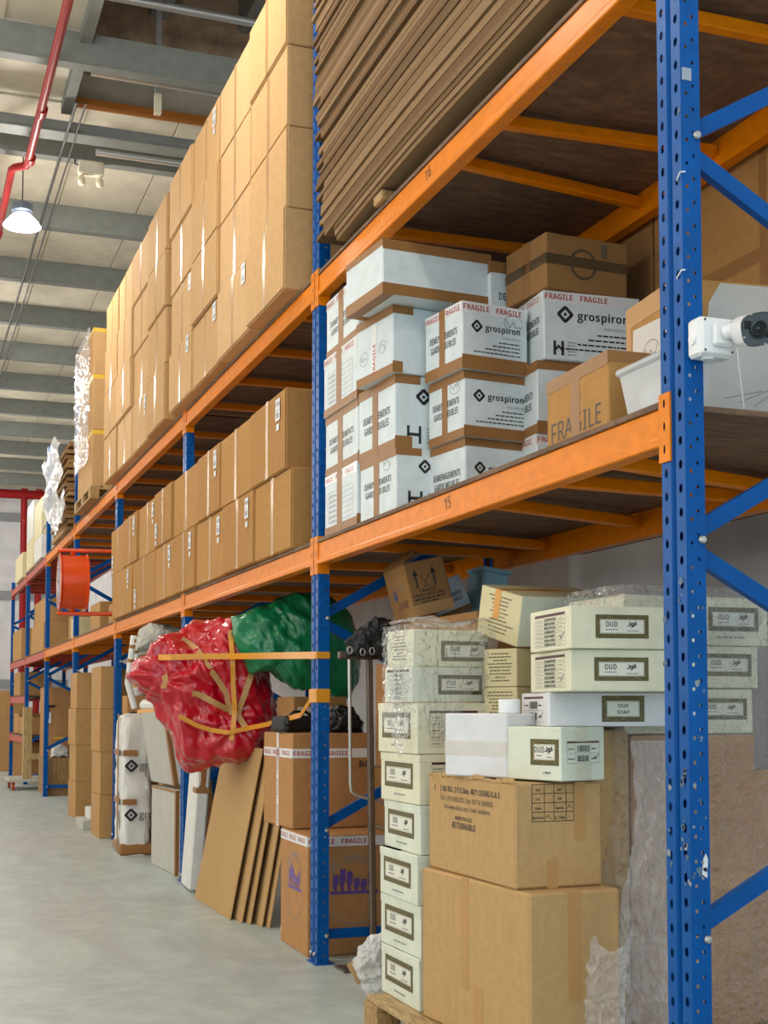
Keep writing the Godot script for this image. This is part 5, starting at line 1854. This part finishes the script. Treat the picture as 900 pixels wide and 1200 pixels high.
	for q in [[161, 793], [172, 776], [187, 771], [187, 762], [199, 749], [216, 747], [232, 734], [258, 722], [274, 724], [288, 745], [298, 778], [311, 822], [311, 850], [304, 868], [298, 884], [280, 890], [252, 888], [236, 893], [216, 889], [205, 850], [196, 828], [178, 813]]:
		outl.append(on_z(q[0], q[1], rz) - o.position)
	var nrm := Vector3(-0.21, 0.0, 0.977)
	var rc := on_z(252, 806, rz) - o.position
	put(o, "bag", lump(outl, rc, nrm, 0.36, 0.075, 1.9, 44, 0.25, 0.62, 0.7, [[on_z(193, 795, rz + 0.2) - o.position, 0.24, 9.0, 0.02], [on_z(274, 845, rz + 0.3) - o.position, 0.3, 7.0, 0.018]]), M.red_bag)
	# tape on the bag
	var ro := o.position
	for b in [[[213, 748], [232, 762], [250, 790], [266, 815], [272, 838]], [[226, 811], [248, 822], [268, 833]], [[295, 790], [288, 812], [278, 838], [290, 856]], [[193, 790], [194, 800], [191, 808]]]:
		put(o, "tape", skin_band(b, 0.036, ro, 0.012), M.tape_pale)
	# tie-down straps
	o = thing("tie_strap", "orange tie strap round the blue upright across the red and green bags", "strap")
	var q0 := on_skin(270, 769, ro) + ro
	var s1 := [Vector3(-0.012, 1.533, -3.22), q0 + Vector3(-0.02, 0, 0.04), on_skin(240, 769, ro) + ro + Vector3(-0.02, 0, 0.04), on_skin(205, 770, ro) + ro + Vector3(-0.03, 0, 0.03), on_skin(188, 771, ro) + ro + Vector3(-0.02, 0, 0.02)]
	put(o, "webbing", ribbon(s1, 0.036, Vector3(0, 0, 1)), M.strap)
	g = Geo.new()
	g.box(Vector3(0.026, 1.533, -3.333 + PW / 2), Vector3(0.075, 0.036, PW + 0.012), Basis.IDENTITY, 0.004)
	put(o, "post_loop", g, M.strap)
	o = thing("tie_strap", "slack orange tie strap hanging lower round the red bag and grey box", "strap")
	var s2 := [Vector3(-0.012, 1.345, -3.22), on_z(352, 838, -3.72), on_z(312, 849, -4.4)]
	for q in [[290, 854], [270, 857], [250, 855], [232, 851], [212, 840]]: s2.append(on_skin(q[0], q[1], ro) + ro + Vector3(-0.02, 0, 0.035))
	s2.append(on_z(197, 829, -5.9))
	s2.append(on_z(188, 831, -6.6))
	s2.append(on_z(161, 834, -7.05))
	put(o, "webbing", ribbon(s2, 0.028, Vector3(0, 0, 1)), M.strap)
	g = Geo.new()
	g.box(Vector3(0.026, 1.33, -3.333 + PW / 2), Vector3(0.075, 0.07, PW + 0.012), Basis.IDENTITY, 0.004)
	put(o, "post_loop", g, M.strap)
	o = thing("tie_strap", "vertical orange strap hanging down the middle of the red bag", "strap", ro)
	put(o, "webbing", skin_band([[269, 738], [272, 755], [273, 790], [275, 830], [272, 868]], 0.03, ro, 0.02), M.strap)
	# green bag
	o = thing("green_bag", "translucent green plastic bag stuffed above the cartons behind the upright", "bag", Vector3(0.4, 1.3, -4.85))
	outl = []
	for q in [[271, 722], [300, 712], [328, 705], [360, 702], [385, 705], [402, 720], [410, 745], [414, 790], [408, 810], [392, 828], [384, 806], [368, 808], [352, 801], [332, 796], [318, 784], [300, 786], [290, 768], [276, 744]]: outl.append(on_z(q[0], q[1], -4.85) - o.position)
	put(o, "bag", lump(outl, on_z(345, 755, -4.85) - o.position, Vector3(-0.15, 0, 0.985).normalized(), 0.18, 0.055, 1.7, 61, -1, 0.62, 0.45, [[on_z(335, 720, -4.7) - o.position, 0.4, 5.0, 0.012]]), M.green_bag)

# ---------------------------------------------------------------- far bays
func simple_box(label: String, lo: Vector3, hi: Vector3, m: Material, group := "", category := "box", called := "far_carton") -> Node3D:
	var o := thing(called, label, category, Vector3((lo.x + hi.x) / 2, lo.y, (lo.z + hi.z) / 2), 0.0, group)
	part(o, "body", bx(hi - lo, m, 0.006), Vector3(0, (hi.y - lo.y) / 2, 0))
	return o

func build_far() -> void:
	# towers of cartons on the floor, four high
	for t in 2:
		var z := -10.05 if t == 0 else -12.55
		var x := -0.117 if t == 0 else -0.045
		for i in 4:
			var h := 0.418
			var o := carton("tall_carton", "brown carton, %s from the floor in the tower %s" % [ordinal(i + 1), "beside the white wrapped furniture" if t == 0 else "further along towards the wardrobe carton"], Vector3(x + 0.006 * sin(i * 2.1 + t), i * (h + 0.002), z), 0.62, 0.5, h, rng.randf_range(-1.0, 1.0), M.card_far, "box", "first floor tower of cartons" if t == 0 else "second floor tower of cartons")
			var p := pr()
			for k in 3: p.fine(-0.12 + k * 0.03, -0.05, 0.02, 0.012, GREY, -1, k)
			for k in 5: p.rect(-0.14 + 0.02 * (k % 3), 0.02 + k * 0.025, 0.05, 0.014, GREY)
			p.rect(-0.14, -0.09, 0.07, 0.012, GREY)
			print_part(o, "printing", p, face(0.5, h, 0.62, "aisle"))
			tape(o, 0.5, h, 0.62, [["aisle", 0.46, 0.75, 0.54, 1], ["end", 0.46, 0.72, 0.56, 1], ["end", 0.46, 0, 0.56, 0.25]], M.tape_seam)
	var pb := thing("paper_stack", "white papers and a black bottle on a low board between the carton towers", "papers", Vector3(0.05, 0, -11.3))
	part(pb, "board", bx(Vector3(0.4, 0.1, 0.6), M.board_grey, 0.006), Vector3(0, 0.05, 0))
	part(pb, "papers", bx(Vector3(0.25, 0.12, 0.35), M.wrap_white, 0.01), Vector3(0, 0.16, 0.05))
	# upper shelf: strapped carton pallet, film bundle, pale cartons
	pallet(Vector3(0.32, 3.489, -11.75), 0.86, 1.35, "wooden pallet on the upper shelf under yellow-strapped cartons")
	var yy := 3.635
	for i in 3:
		var h := 0.6 if i < 2 else 0.5
		var o := carton("strapped_carton", "brown carton in film with yellow edge straps on the upper pallet, %s" % ["lowest", "middle", "topmost"][i], Vector3(-0.085, yy, -11.12), 1.2, 0.8, h, 0, M.card[1])
		tape(o, 0.8, h, 1.2, [["end", 0, 0.92, 1, 1.0], ["aisle", 0, 0.92, 1, 1.0]], M.strap_yellow, "edge_strap")
		yy += h + 0.002
	var fl := thing("stretch_film", "clear film hanging over the strapped cartons on the upper shelf", "film")
	var ff := func(s: float, t: float) -> Array: return [Vector3(-0.095, lerp(5.33, 3.9, t), lerp(-12.3, -11.1, s)), Vector3(-1, 0, 0)]
	put(fl, "film_layer", film_sheet(ff, 50, 60, 0.05, 6.0, 51), M.film_thick)
	# film-wrapped bundle of slats
	var bo := thing("wrapped_bundle", "untidy bundle of brown slats wrapped in torn white film on the upper shelf", "bundle", Vector3(0.3, 3.489, -14.6))
	for i in 16:
		part(bo, "slat", bx(Vector3(0.7, 0.05, 1.7), M.wood if i % 2 == 0 else M.card_dark, 0.006), Vector3(0.02 * sin(i * 2.2), 0.03 + i * 0.07, 0.1 * sin(i * 1.3)))
	var bf := func(s: float, t: float) -> Array: return [Vector3(-0.40 - 0.03 * sin(t * 14.0), lerp(1.2 - 0.1 * sin(s * 8.0), 0.12 + 0.14 * sin(s * 5.0), t), lerp(-1.0, 0.92, s)), Vector3(-1, 0, 0)]
	put(bo, "film", film_sheet(bf, 60, 50, 0.05, 4.0, 61), M.film_bundle)
	var bf2 := func(s: float, t: float) -> Array: return [Vector3(-0.42, lerp(0.35, -0.02, t) - 0.05 * sin(s * 6.0), lerp(0.9, 1.7, s) - 0.3 * t), Vector3(-1, 0, 0)]
	put(bo, "film_tail", film_sheet(bf2, 30, 30, 0.06, 4.0, 63), M.film_bundle)
	var pale := [[-17.0, -18.1, 0.55, 0], [-17.0, -18.1, 0.9, 1], [-18.3, -19.4, 0.75, 1], [-18.3, -19.4, 0.95, 0], [-20.2, -21.6, 0.7, 1]]
	var ph := {}
	for i in pale.size():
		var q = pale[i]
		var y0: float = 3.492 + (pale[i - 1][2] * 0.62 + 0.002 if (i == 1 or i == 3) else 0.0)
		simple_box("pale carton with white film on the red upper shelf, %s" % ["under the first pair", "on top of the first pair", "under the second pair", "on top of the second pair", "single one at the far end"][i], Vector3(-0.04, y0, q[1]), Vector3(0.55, y0 + q[2] * 0.62, q[0]), M.wrap_white if q[3] == 0 else M.cream_y)
	# drum fan standing out from the middle shelf
	build_fan()
	# cartons on the far middle shelves
	var md := 2.1185
	simple_box("brown carton on the red middle shelf, lower of two beyond the fan", Vector3(0.08, md, -19.7), Vector3(0.75, md + 0.46, -17.7), M.card_far)
	simple_box("brown carton on the red middle shelf, upper of two beyond the fan", Vector3(0.12, md + 0.462, -19.6), Vector3(0.7, md + 0.86, -17.9), M.card_far)
	simple_box("brown carton alone on the last red middle shelf", Vector3(0.02, md, -22.7), Vector3(0.6, md + 0.55, -20.9), M.card_far)
	simple_box("tall brown carton behind the fan on the middle shelf", Vector3(0.25, md, -15.9), Vector3(0.7, md + 0.42, -15.2), M.card_far)
	simple_box("brown carton with a white top near the fan on the middle shelf", Vector3(0.12, md, -14.5), Vector3(0.5, md + 0.3, -14.0), M.cream_y)
	simple_box("brown carton close behind the fan's stand on the middle shelf", Vector3(0.15, md, -12.9), Vector3(0.7, md + 0.36, -12.1), M.card_far)
	simple_box("brown carton between the fan and the plain carton row", Vector3(0.22, md, -11.9), Vector3(0.54, md + 0.3, -11.4), M.card_far)
	simple_box("large dark carton filling the shelf behind the fan", Vector3(0.55, md, -12.0), Vector3(1.0, md + 0.85, -10.4), M.card_dark)
	# floor: wardrobe panel, crate, timber, dolly
	var o := simple_box("tall brown wardrobe carton standing on end beyond the carton towers", Vector3(0.04, 0.545, -17.6), Vector3(0.45, 1.57, -17.0), M.card_w, "", "box", "wardrobe_carton")
	var g := Geo.new()
	g.box(Vector3(-0.12, 0.75, 0.31), Vector3(0.14, 0.03, 0.02)); g.box(Vector3(-0.15, 0.66, 0.31), Vector3(0.03, 0.2, 0.02))
	put(o, "hanger_tag", g, M.black_plastic)
	part(o, "white_tag", bx(Vector3(0.045, 0.16, 0.01), M.white_plastic), Vector3(-0.13, 0.58, 0.314))
	part(o, "yellow_tag", bx(Vector3(0.16, 0.03, 0.012), M.strap_yellow), Vector3(0.02, 0.28, 0.314))
	o = simple_box("wooden crate on the floor under the wardrobe carton", Vector3(0.03, 0, -17.6), Vector3(0.42, 0.54, -16.7), M.crate, "", "crate", "wooden_crate")
	o = thing("plastic_bag", "white plastic bag lying on the wooden crate", "bag", Vector3(0.25, 0.545, -16.85))
	var outl := []
	for q in [[60, 887], [62, 876], [70, 872], [78, 876], [79, 887]]: outl.append(on_z(q[0], q[1], -16.85) - o.position)
	put(o, "bag", lump(outl, on_z(70, 881, -16.85) - o.position, Vector3(0, 0, 1), 0.1, 0.02, 6.0, 70), M.wrap_white)
	o = thing("timber_post", "pale timber post standing upright on the dolly", "timber", Vector3(-0.09, 0.18, -18.2))
	part(o, "post", bx(Vector3(0.13, 1.1, 0.2), M.wood_pale, 0.006), Vector3(0, 0.55, 0))
	part(o, "cleat", bx(Vector3(0.2, 0.09, 0.1), M.wood_pale, 0.004), Vector3(0.12, 0.34, 0.1))
	o = thing("dolly", "low wheeled dolly with a grey deck at the timber post's foot", "dolly", Vector3(-0.05, 0, -18.6))
	part(o, "deck", bx(Vector3(0.62, 0.05, 1.0), M.board_grey, 0.006), Vector3(0, 0.155, 0))
	for sx in [-1, 1]:
		for sz in [-1, 1]:
			g = Geo.new()
			g.tube([Vector3(sx * 0.24 - 0.02, 0.055, sz * 0.4), Vector3(sx * 0.24 + 0.02, 0.055, sz * 0.4)], 0.055, 14)
			g.box(Vector3(sx * 0.24, 0.11, sz * 0.4), Vector3(0.05, 0.05, 0.06))
			put(o, "caster", g, M.red_beam)
	# cartons on the low red shelves
	var lows := [[-22.6, -21.6, 0.79, 0.36], [-21.4, -20.4, 0.79, 0.3], [-22.7, -21.4, 1.47, 0.42], [-22.6, -20.6, 0.0, 0.66]]
	var lw := ["lower red shelf, furthest", "lower red shelf, next to it", "upper red shelf", "floor under the red shelves"]
	for i in lows.size():
		var q = lows[i]
		simple_box("brown carton on the " + lw[i], Vector3(0.05, q[2] + 0.0215 if q[2] > 0.1 else 0.0, q[0]), Vector3(0.6, q[2] + 0.0215 + q[3], q[1]), M.card_far if i != 3 else M.card_dark)
	# cartons by the end wall
	simple_box("tall brown carton standing past the rack's far end", Vector3(-0.12, 0, -25.6), Vector3(0.5, 1.05, -24.6), M.card_far)
	simple_box("brown carton on top of the tall carton past the rack's end", Vector3(-0.1, 1.052, -25.5), Vector3(0.45, 1.62, -24.7), M.card_far)
	simple_box("brown carton against the end wall beside the rack's end", Vector3(-0.25, 0, -28.8), Vector3(0.3, 0.85, -27.6), M.card_far)
	simple_box("low brown carton against the end wall furthest out", Vector3(-0.9, 0, -29.4), Vector3(-0.28, 0.72, -28.4), M.card_w)
	# red sprinkler pipes at the end wall
	o = thing("sprinkler_pipe", "red sprinkler pipe with two drops along the end wall", "pipe")
	g = Geo.new()
	g.tube([Vector3(WL + 0.05, 6.86 - 0.5, -29.5), Vector3(WX - 0.05, 6.86 - 0.5, -29.5)], 0.11, 12)
	put(o, "main", g, M.red_pipe)
	for x in [0.75, 1.1]:
		g = Geo.new()
		g.tube([Vector3(x, 6.5, -29.5), Vector3(x, 0.0, -29.6)], 0.08, 10)
		put(o, "drop", g, M.red_pipe)

func build_fan() -> void:
	var c := Vector3(-0.26, 2.60, -11.2)
	var o := thing("drum_fan", "orange drum fan with a tubular stand on the middle shelf", "fan", c)
	var ax := Basis(Vector3(0, 0, 1), -PI / 2) # drum axis along x
	var turn := Basis(Vector3.UP, -0.03)
	var B := turn * ax
	var g := Geo.new()
	g.lathe([Vector2(0.29, -0.15), Vector2(0.305, -0.145), Vector2(0.305, -0.135), Vector2(0.285, -0.125), Vector2(0.285, 0.125), Vector2(0.305, 0.135), Vector2(0.305, 0.145), Vector2(0.29, 0.15), Vector2(0.275, 0.14), Vector2(0.275, -0.14), Vector2(0.29, -0.15)], Vector3.ZERO, B, 40)
	put(o, "drum", g, M.fan)
	g = Geo.new()
	g.lathe([Vector2(0, -0.08), Vector2(0.08, -0.08), Vector2(0.08, 0.08), Vector2(0, 0.08)], Vector3.ZERO, B, 16)
	put(o, "motor", g, M.black_plastic)
	for k in 3:
		g = Geo.new()
		var a := k * TAU / 3
		var d := Vector3(cos(a), 0, sin(a))
		var s := Vector3(-sin(a), 0, cos(a))
		g.quad(B * (d * 0.07 - s * 0.03 + Vector3(0, -0.03, 0)), B * (d * 0.26 - s * 0.07 + Vector3(0, -0.05, 0)), B * (d * 0.26 + s * 0.07 + Vector3(0, 0.05, 0)), B * (d * 0.07 + s * 0.03 + Vector3(0, 0.03, 0)))
		put(o, "blade", g, M.black_plastic)
	for s in [-0.145, 0.145]:
		g = Geo.new()
		for r in [0.1, 0.16, 0.22, 0.27]:
			var ring := []
			for k in 25: ring.append(B * Vector3(cos(k * TAU / 24) * r, s, sin(k * TAU / 24) * r))
			g.tube(ring, 0.003, 4, false)
		for k in 12:
			var d2 := Vector3(cos(k * TAU / 12), 0, sin(k * TAU / 12))
			g.tube([B * (d2 * 0.03 + Vector3(0, s, 0)), B * (d2 * 0.28 + Vector3(0, s, 0))], 0.003, 4, false)
		put(o, "guard", g, M.steel)
	g = Geo.new()
	for y in [0.335, -0.335]:
		g.tube([Vector3(-0.16, y, 0.0), Vector3(0.5, y, 0.1)], 0.022, 10)
	g.tube([Vector3(0.45, 0.335, 0.1), Vector3(0.45, -0.49, 0.1)], 0.022, 10)
	put(o, "stand", g, M.fan)
	g = Geo.new()
	g.tube([Vector3(0, 0.30, 0), Vector3(0, 0.335, 0.02)], 0.03, 10)
	g.tube([Vector3(0, -0.30, 0), Vector3(0, -0.335, 0.02)], 0.03, 10)
	put(o, "pivot", g, M.fan)

# ---------------------------------------------------------------- ceiling fittings, security camera, marks
func build_details() -> void:
	var o := thing("sprinkler_pipe", "red sprinkler pipe with an elbow running under the purlins", "pipe")
	var g := Geo.new()
	g.tube([Vector3(-0.87, 6.3, 8.0), Vector3(-0.945, 6.3, -9.25), Vector3(-0.955, 6.3, -9.36), Vector3(-1.05, 6.3, -9.44), Vector3(-1.075, 6.3, -9.5), Vector3(-1.075, 6.3, -14.0), Vector3(-1.1, 6.3, -29.4)], 0.036, 12)
	put(o, "pipe", g, M.red_pipe)
	for z in [-8.15, -9.2, -11.3]:
		g = Geo.new()
		var px := -0.93 if z > -9.3 else -1.075
		g.tube([Vector3(px, 6.3, z + 0.06), Vector3(px, 6.3, z - 0.06)], 0.045, 12)
		put(o, "coupling", g, M.red_pipe)
	# thin conduits along the aisle
	for k in 2:
		o = thing("conduit", "thin dark conduit running under the purlins towards the end wall, " + ("thicker one" if k == 0 else "thinner one"), "conduit")
		g = Geo.new()
		g.tube([Vector3(-0.64 + 0.08 * k, 6.45, -8.2), Vector3(-0.70 + 0.10 * k, 6.45, -29.2)], 0.014 - 0.005 * k, 6)
		put(o, "tube", g, M.cable)
	# twin emergency light
	o = thing("emergency_light", "cream twin-head emergency light hanging from a purlin", "lamp", Vector3(-0.375, 6.33, -9.5))
	part(o, "case", bx(Vector3(0.24, 0.13, 0.09), M.ceiling, 0.01), Vector3(0.03, 0.08, 0))
	for s in [-1.0, 1.0]:
		g = Geo.new()
		g.lathe([Vector2(0, -0.105), Vector2(0.025, -0.098), Vector2(0.04, -0.07), Vector2(0.034, -0.035), Vector2(0.014, 0.0), Vector2(0.014, 0.02)], Vector3(0.03 + s * 0.085, 0.01, 0.0), Basis.IDENTITY, 16)
		put(o, "head", g, M.bulb)
	g = Geo.new()
	g.tube([Vector3(-0.08, 0.1, 0), Vector3(-0.12, 0.11, 0), Vector3(-0.12, 0.18, 0)], 0.01, 8)
	put(o, "conduit", g, M.cable)
	# pipes inside the raised opening
	var pipes := [[7.25, -6.9, 0.04], [7.25, -7.05, 0.03], [7.0, -7.4, 0.035], [6.62, -7.95, 0.038]]
	for i in pipes.size():
		var q = pipes[i]
		o = thing("steel_pipe", "galvanised pipe crossing the raised roof opening, %s" % ["upper of the pair", "lower of the pair", "middle one", "lowest one by the far edge"][i], "pipe")
		g = Geo.new()
		g.tube([Vector3(-0.55, q[0], q[1]), Vector3(WX, q[0], q[1] - 0.03)], q[2], 10)
		put(o, "tube", g, M.galv)
	o = thing("drop_rod", "grey steel channel hanging down inside the raised roof opening", "bracket", Vector3(0.03, 6.42, -8.05))
	part(o, "channel", bx(Vector3(0.05, 1.7, 0.05), M.galv, 0.004), Vector3(0, 0.85, 0))
	part(o, "foot", bx(Vector3(0.06, 0.18, 0.06), M.bulb, 0.004), Vector3(0, 0.05, 0))
	# security camera on the near upright
	var jb := Vector3(0.009, 2.205, PW + 0.001)
	o = thing("security_camera", "white bullet security camera on a junction box bolted to the blue upright", "camera", jb)
	part(o, "junction_box", bx(Vector3(0.108, 0.106, 0.06), M.white_plastic, 0.008), Vector3(0.054, 0.053, 0.03))
	part(o, "cover", bx(Vector3(0.1, 0.098, 0.01), M.white_plastic, 0.004), Vector3(0.054, 0.053, 0.064))
	for sx in [0.012, 0.096]:
		for sy in [0.012, 0.094]:
			g = Geo.new()
			g.lathe([Vector2(0, 0.002), Vector2(0.0035, 0.0015), Vector2(0.0035, 0)], Vector3(sx, sy, 0.069), Basis(Vector3.RIGHT, PI / 2), 8)
			put(o, "screw", g, M.grey_face)
	g = Geo.new()
	g.lathe([Vector2(0, 0.006), Vector2(0.016, 0.005), Vector2(0.018, 0)], Vector3(0, 0.05, 0.03), Basis(Vector3(0, 0, 1), PI / 2), 16)
	g.lathe([Vector2(0, 0.006), Vector2(0.016, 0.005), Vector2(0.018, 0)], Vector3(0.04, 0, 0.035), Basis(Vector3.RIGHT, PI), 16)
	put(o, "knockout", g, M.white_plastic)
	part(o, "mount", bx(Vector3(0.062, 0.062, 0.016), M.white_plastic, 0.007), Vector3(0.062, 0.054, 0.076))
	var dirv := Vector3(-0.2, -0.24, 0.95).normalized()
	var fc: Vector3 = on_z(887, 386, 0.30) - jb
	g = Geo.new()
	g.tube([Vector3(0.07, 0.058, 0.08), Vector3(0.078, 0.062, 0.10), fc - dirv * 0.075], 0.021, 14)
	put(o, "neck", g, M.white_plastic)
	var zx := Vector3.UP.cross(dirv).normalized()
	var zy := dirv.cross(zx)
	# body: rounded hexagonal prism
	var prof := []
	for k in 24:
		var a := TAU * k / 24
		var r: float = 0.047 / pow(pow(abs(cos(a)), 3.2) + pow(abs(sin(a) * 1.08), 3.2), 1.0 / 3.2)
		prof.append(Vector2(cos(a + 0.25) * r, sin(a + 0.25) * r * 0.95))
	g = Geo.new()
	var rows := []
	for st in [[-0.085, 0.55], [-0.08, 0.8], [-0.065, 0.95], [-0.02, 1.0], [0.012, 1.02]]:
		var row := []
		for q in prof: row.append(fc + dirv * st[0] + (zx * q.x + zy * q.y) * st[1])
		rows.append(row)
	g.grid(rows, true)
	var capc := fc - dirv * 0.087
	for k in 24: g.tri(capc, rows[0][(k + 1) % 24], rows[0][k])
	put(o, "housing", g, M.white_plastic)
	g = Geo.new()
	var f0 := fc + dirv * 0.009
	for k in 24:
		var q: Vector2 = prof[k] * 0.97
		var q2: Vector2 = prof[(k + 1) % 24] * 0.97
		g.tri(f0, f0 + zx * q.x + zy * q.y, f0 + zx * q2.x + zy * q2.y)
	var face_p := put(o, "face_plate", g, M.grey_face)
	var fb := Basis(zx, dirv, -zy)
	g = Geo.new()
	g.lathe([Vector2(0.024, 0.0), Vector2(0.024, 0.005), Vector2(0.019, 0.006), Vector2(0.016, 0.002), Vector2(0.0, 0.002)], f0, fb, 24)
	put(o, "lens_ring", g, M.black_plastic)
	g = Geo.new()
	g.lathe([Vector2(0, 0.006), Vector2(0.007, 0.005), Vector2(0.011, 0.002)], f0 + dirv * 0.001, fb, 18)
	put(o, "lens", g, M.lens_glass)
	for s in [-1.0, 1.0]:
		g = Geo.new()
		g.box(f0 + zx * s * 0.032 + zy * s * -0.010 + dirv * 0.001, Vector3(0.02, 0.02, 0.003), Basis(zx, zy, dirv), 0.003)
		put(o, "infrared_window", g, M.lens_glass)
	for k in 4:
		var a := 0.55 + k * TAU / 4
		g = Geo.new()
		g.lathe([Vector2(0, 0.002), Vector2(0.003, 0.001), Vector2(0.003, 0)], f0 + (zx * cos(a) + zy * sin(a)) * 0.043, fb, 8)
		put(o, "face_screw", g, M.steel)
	# thin white cord under the camera
	o = thing("hanging_cord", "thin white cord hanging below the security camera", "cord")
	g = Geo.new()
	g.tube([on_z(864, 408, 0.24), on_z(866, 430, 0.22), on_z(872, 478, 0.14)], 0.0016, 6)
	put(o, "cord", g, M.white_plastic)
	# white cable ties through the slots
	for q in [[203, "upper"], [318, "lower"]]:
		o = thing("cable_tie", "white cable tie threaded through a slot of the blue upright, %s one" % q[1], "cable tie")
		var pa := on_x(793, q[0] + 8, -0.004)
		var pb2 := on_z(803, q[0] - 2, PW + 0.004)
		g = Geo.new()
		g.tube([pa + Vector3(0.012, -0.004, -0.004), pa, Vector3(-0.006, (pa.y + pb2.y) / 2 + 0.006, PW + 0.002), pb2], 0.0022, 6)
		put(o, "tie", g, M.white_plastic)
	# paint chips and tape residue on the near upright
	var up: Node3D = get_node("upright_frame")
	var p := pr()
	var r2 := RandomNumberGenerator.new()
	r2.seed = 77
	var cols := [Color(0.10, 0.17, 0.26), Color(0.06, 0.12, 0.22), Color(0.26, 0.30, 0.34)]
	var ranges := [[0.80, 0.98, 16], [1.0, 1.2, 8], [1.3, 1.62, 7], [2.7, 2.9, 1]]
	for rr in ranges:
		for i in rr[2]:
			var cy := r2.randf_range(rr[0], rr[1])
			var cz := r2.randf_range(0.003, 0.028) if r2.randf() < 0.3 else r2.randf_range(0.072, 0.112)
			chip(p, Vector2(cz, cy), r2.randf_range(0.004, 0.012), cols[r2.randi() % 3], r2)
	part(up, "paint_chip", p.g.mesh(M.print), Vector3(-0.0006, 0, 0), Basis(Vector3(0, 0, 1), Vector3.UP, Vector3(-1, 0, 0))).set_meta("kind", "stuff")
	p = pr()
	for rr in ranges:
		for i in int(rr[2] * 0.7):
			chip(p, Vector2(r2.randf_range(0.005, 0.05), r2.randf_range(rr[0], rr[1])), r2.randf_range(0.003, 0.009), cols[r2.randi() % 3], r2)
	p.poly([Vector2(0.034, 0.83), Vector2(0.05, 0.82), Vector2(0.053, 0.87), Vector2(0.046, 0.885), Vector2(0.038, 0.87)], Color(0.75, 0.76, 0.77))
	part(up, "paint_chip", p.g.mesh(M.print), Vector3(0, 0, PW + 0.0006)).set_meta("kind", "stuff")
	p = pr()
	p.rect(0.004, 2.98, 0.03, 0.035, Color(0.3, 0.36, 0.42))
	part(up, "tape_residue", p.g.mesh(M.print), Vector3(0, 0, PW + 0.0006))

func chip(p: Print, c: Vector2, s: float, col: Color, r2: RandomNumberGenerator) -> void:
	var pts := []
	for k in 7:
		var a := TAU * k / 7
		pts.append(c + Vector2(cos(a), sin(a)) * s * r2.randf_range(0.5, 1.3))
	p.poly(pts, col)
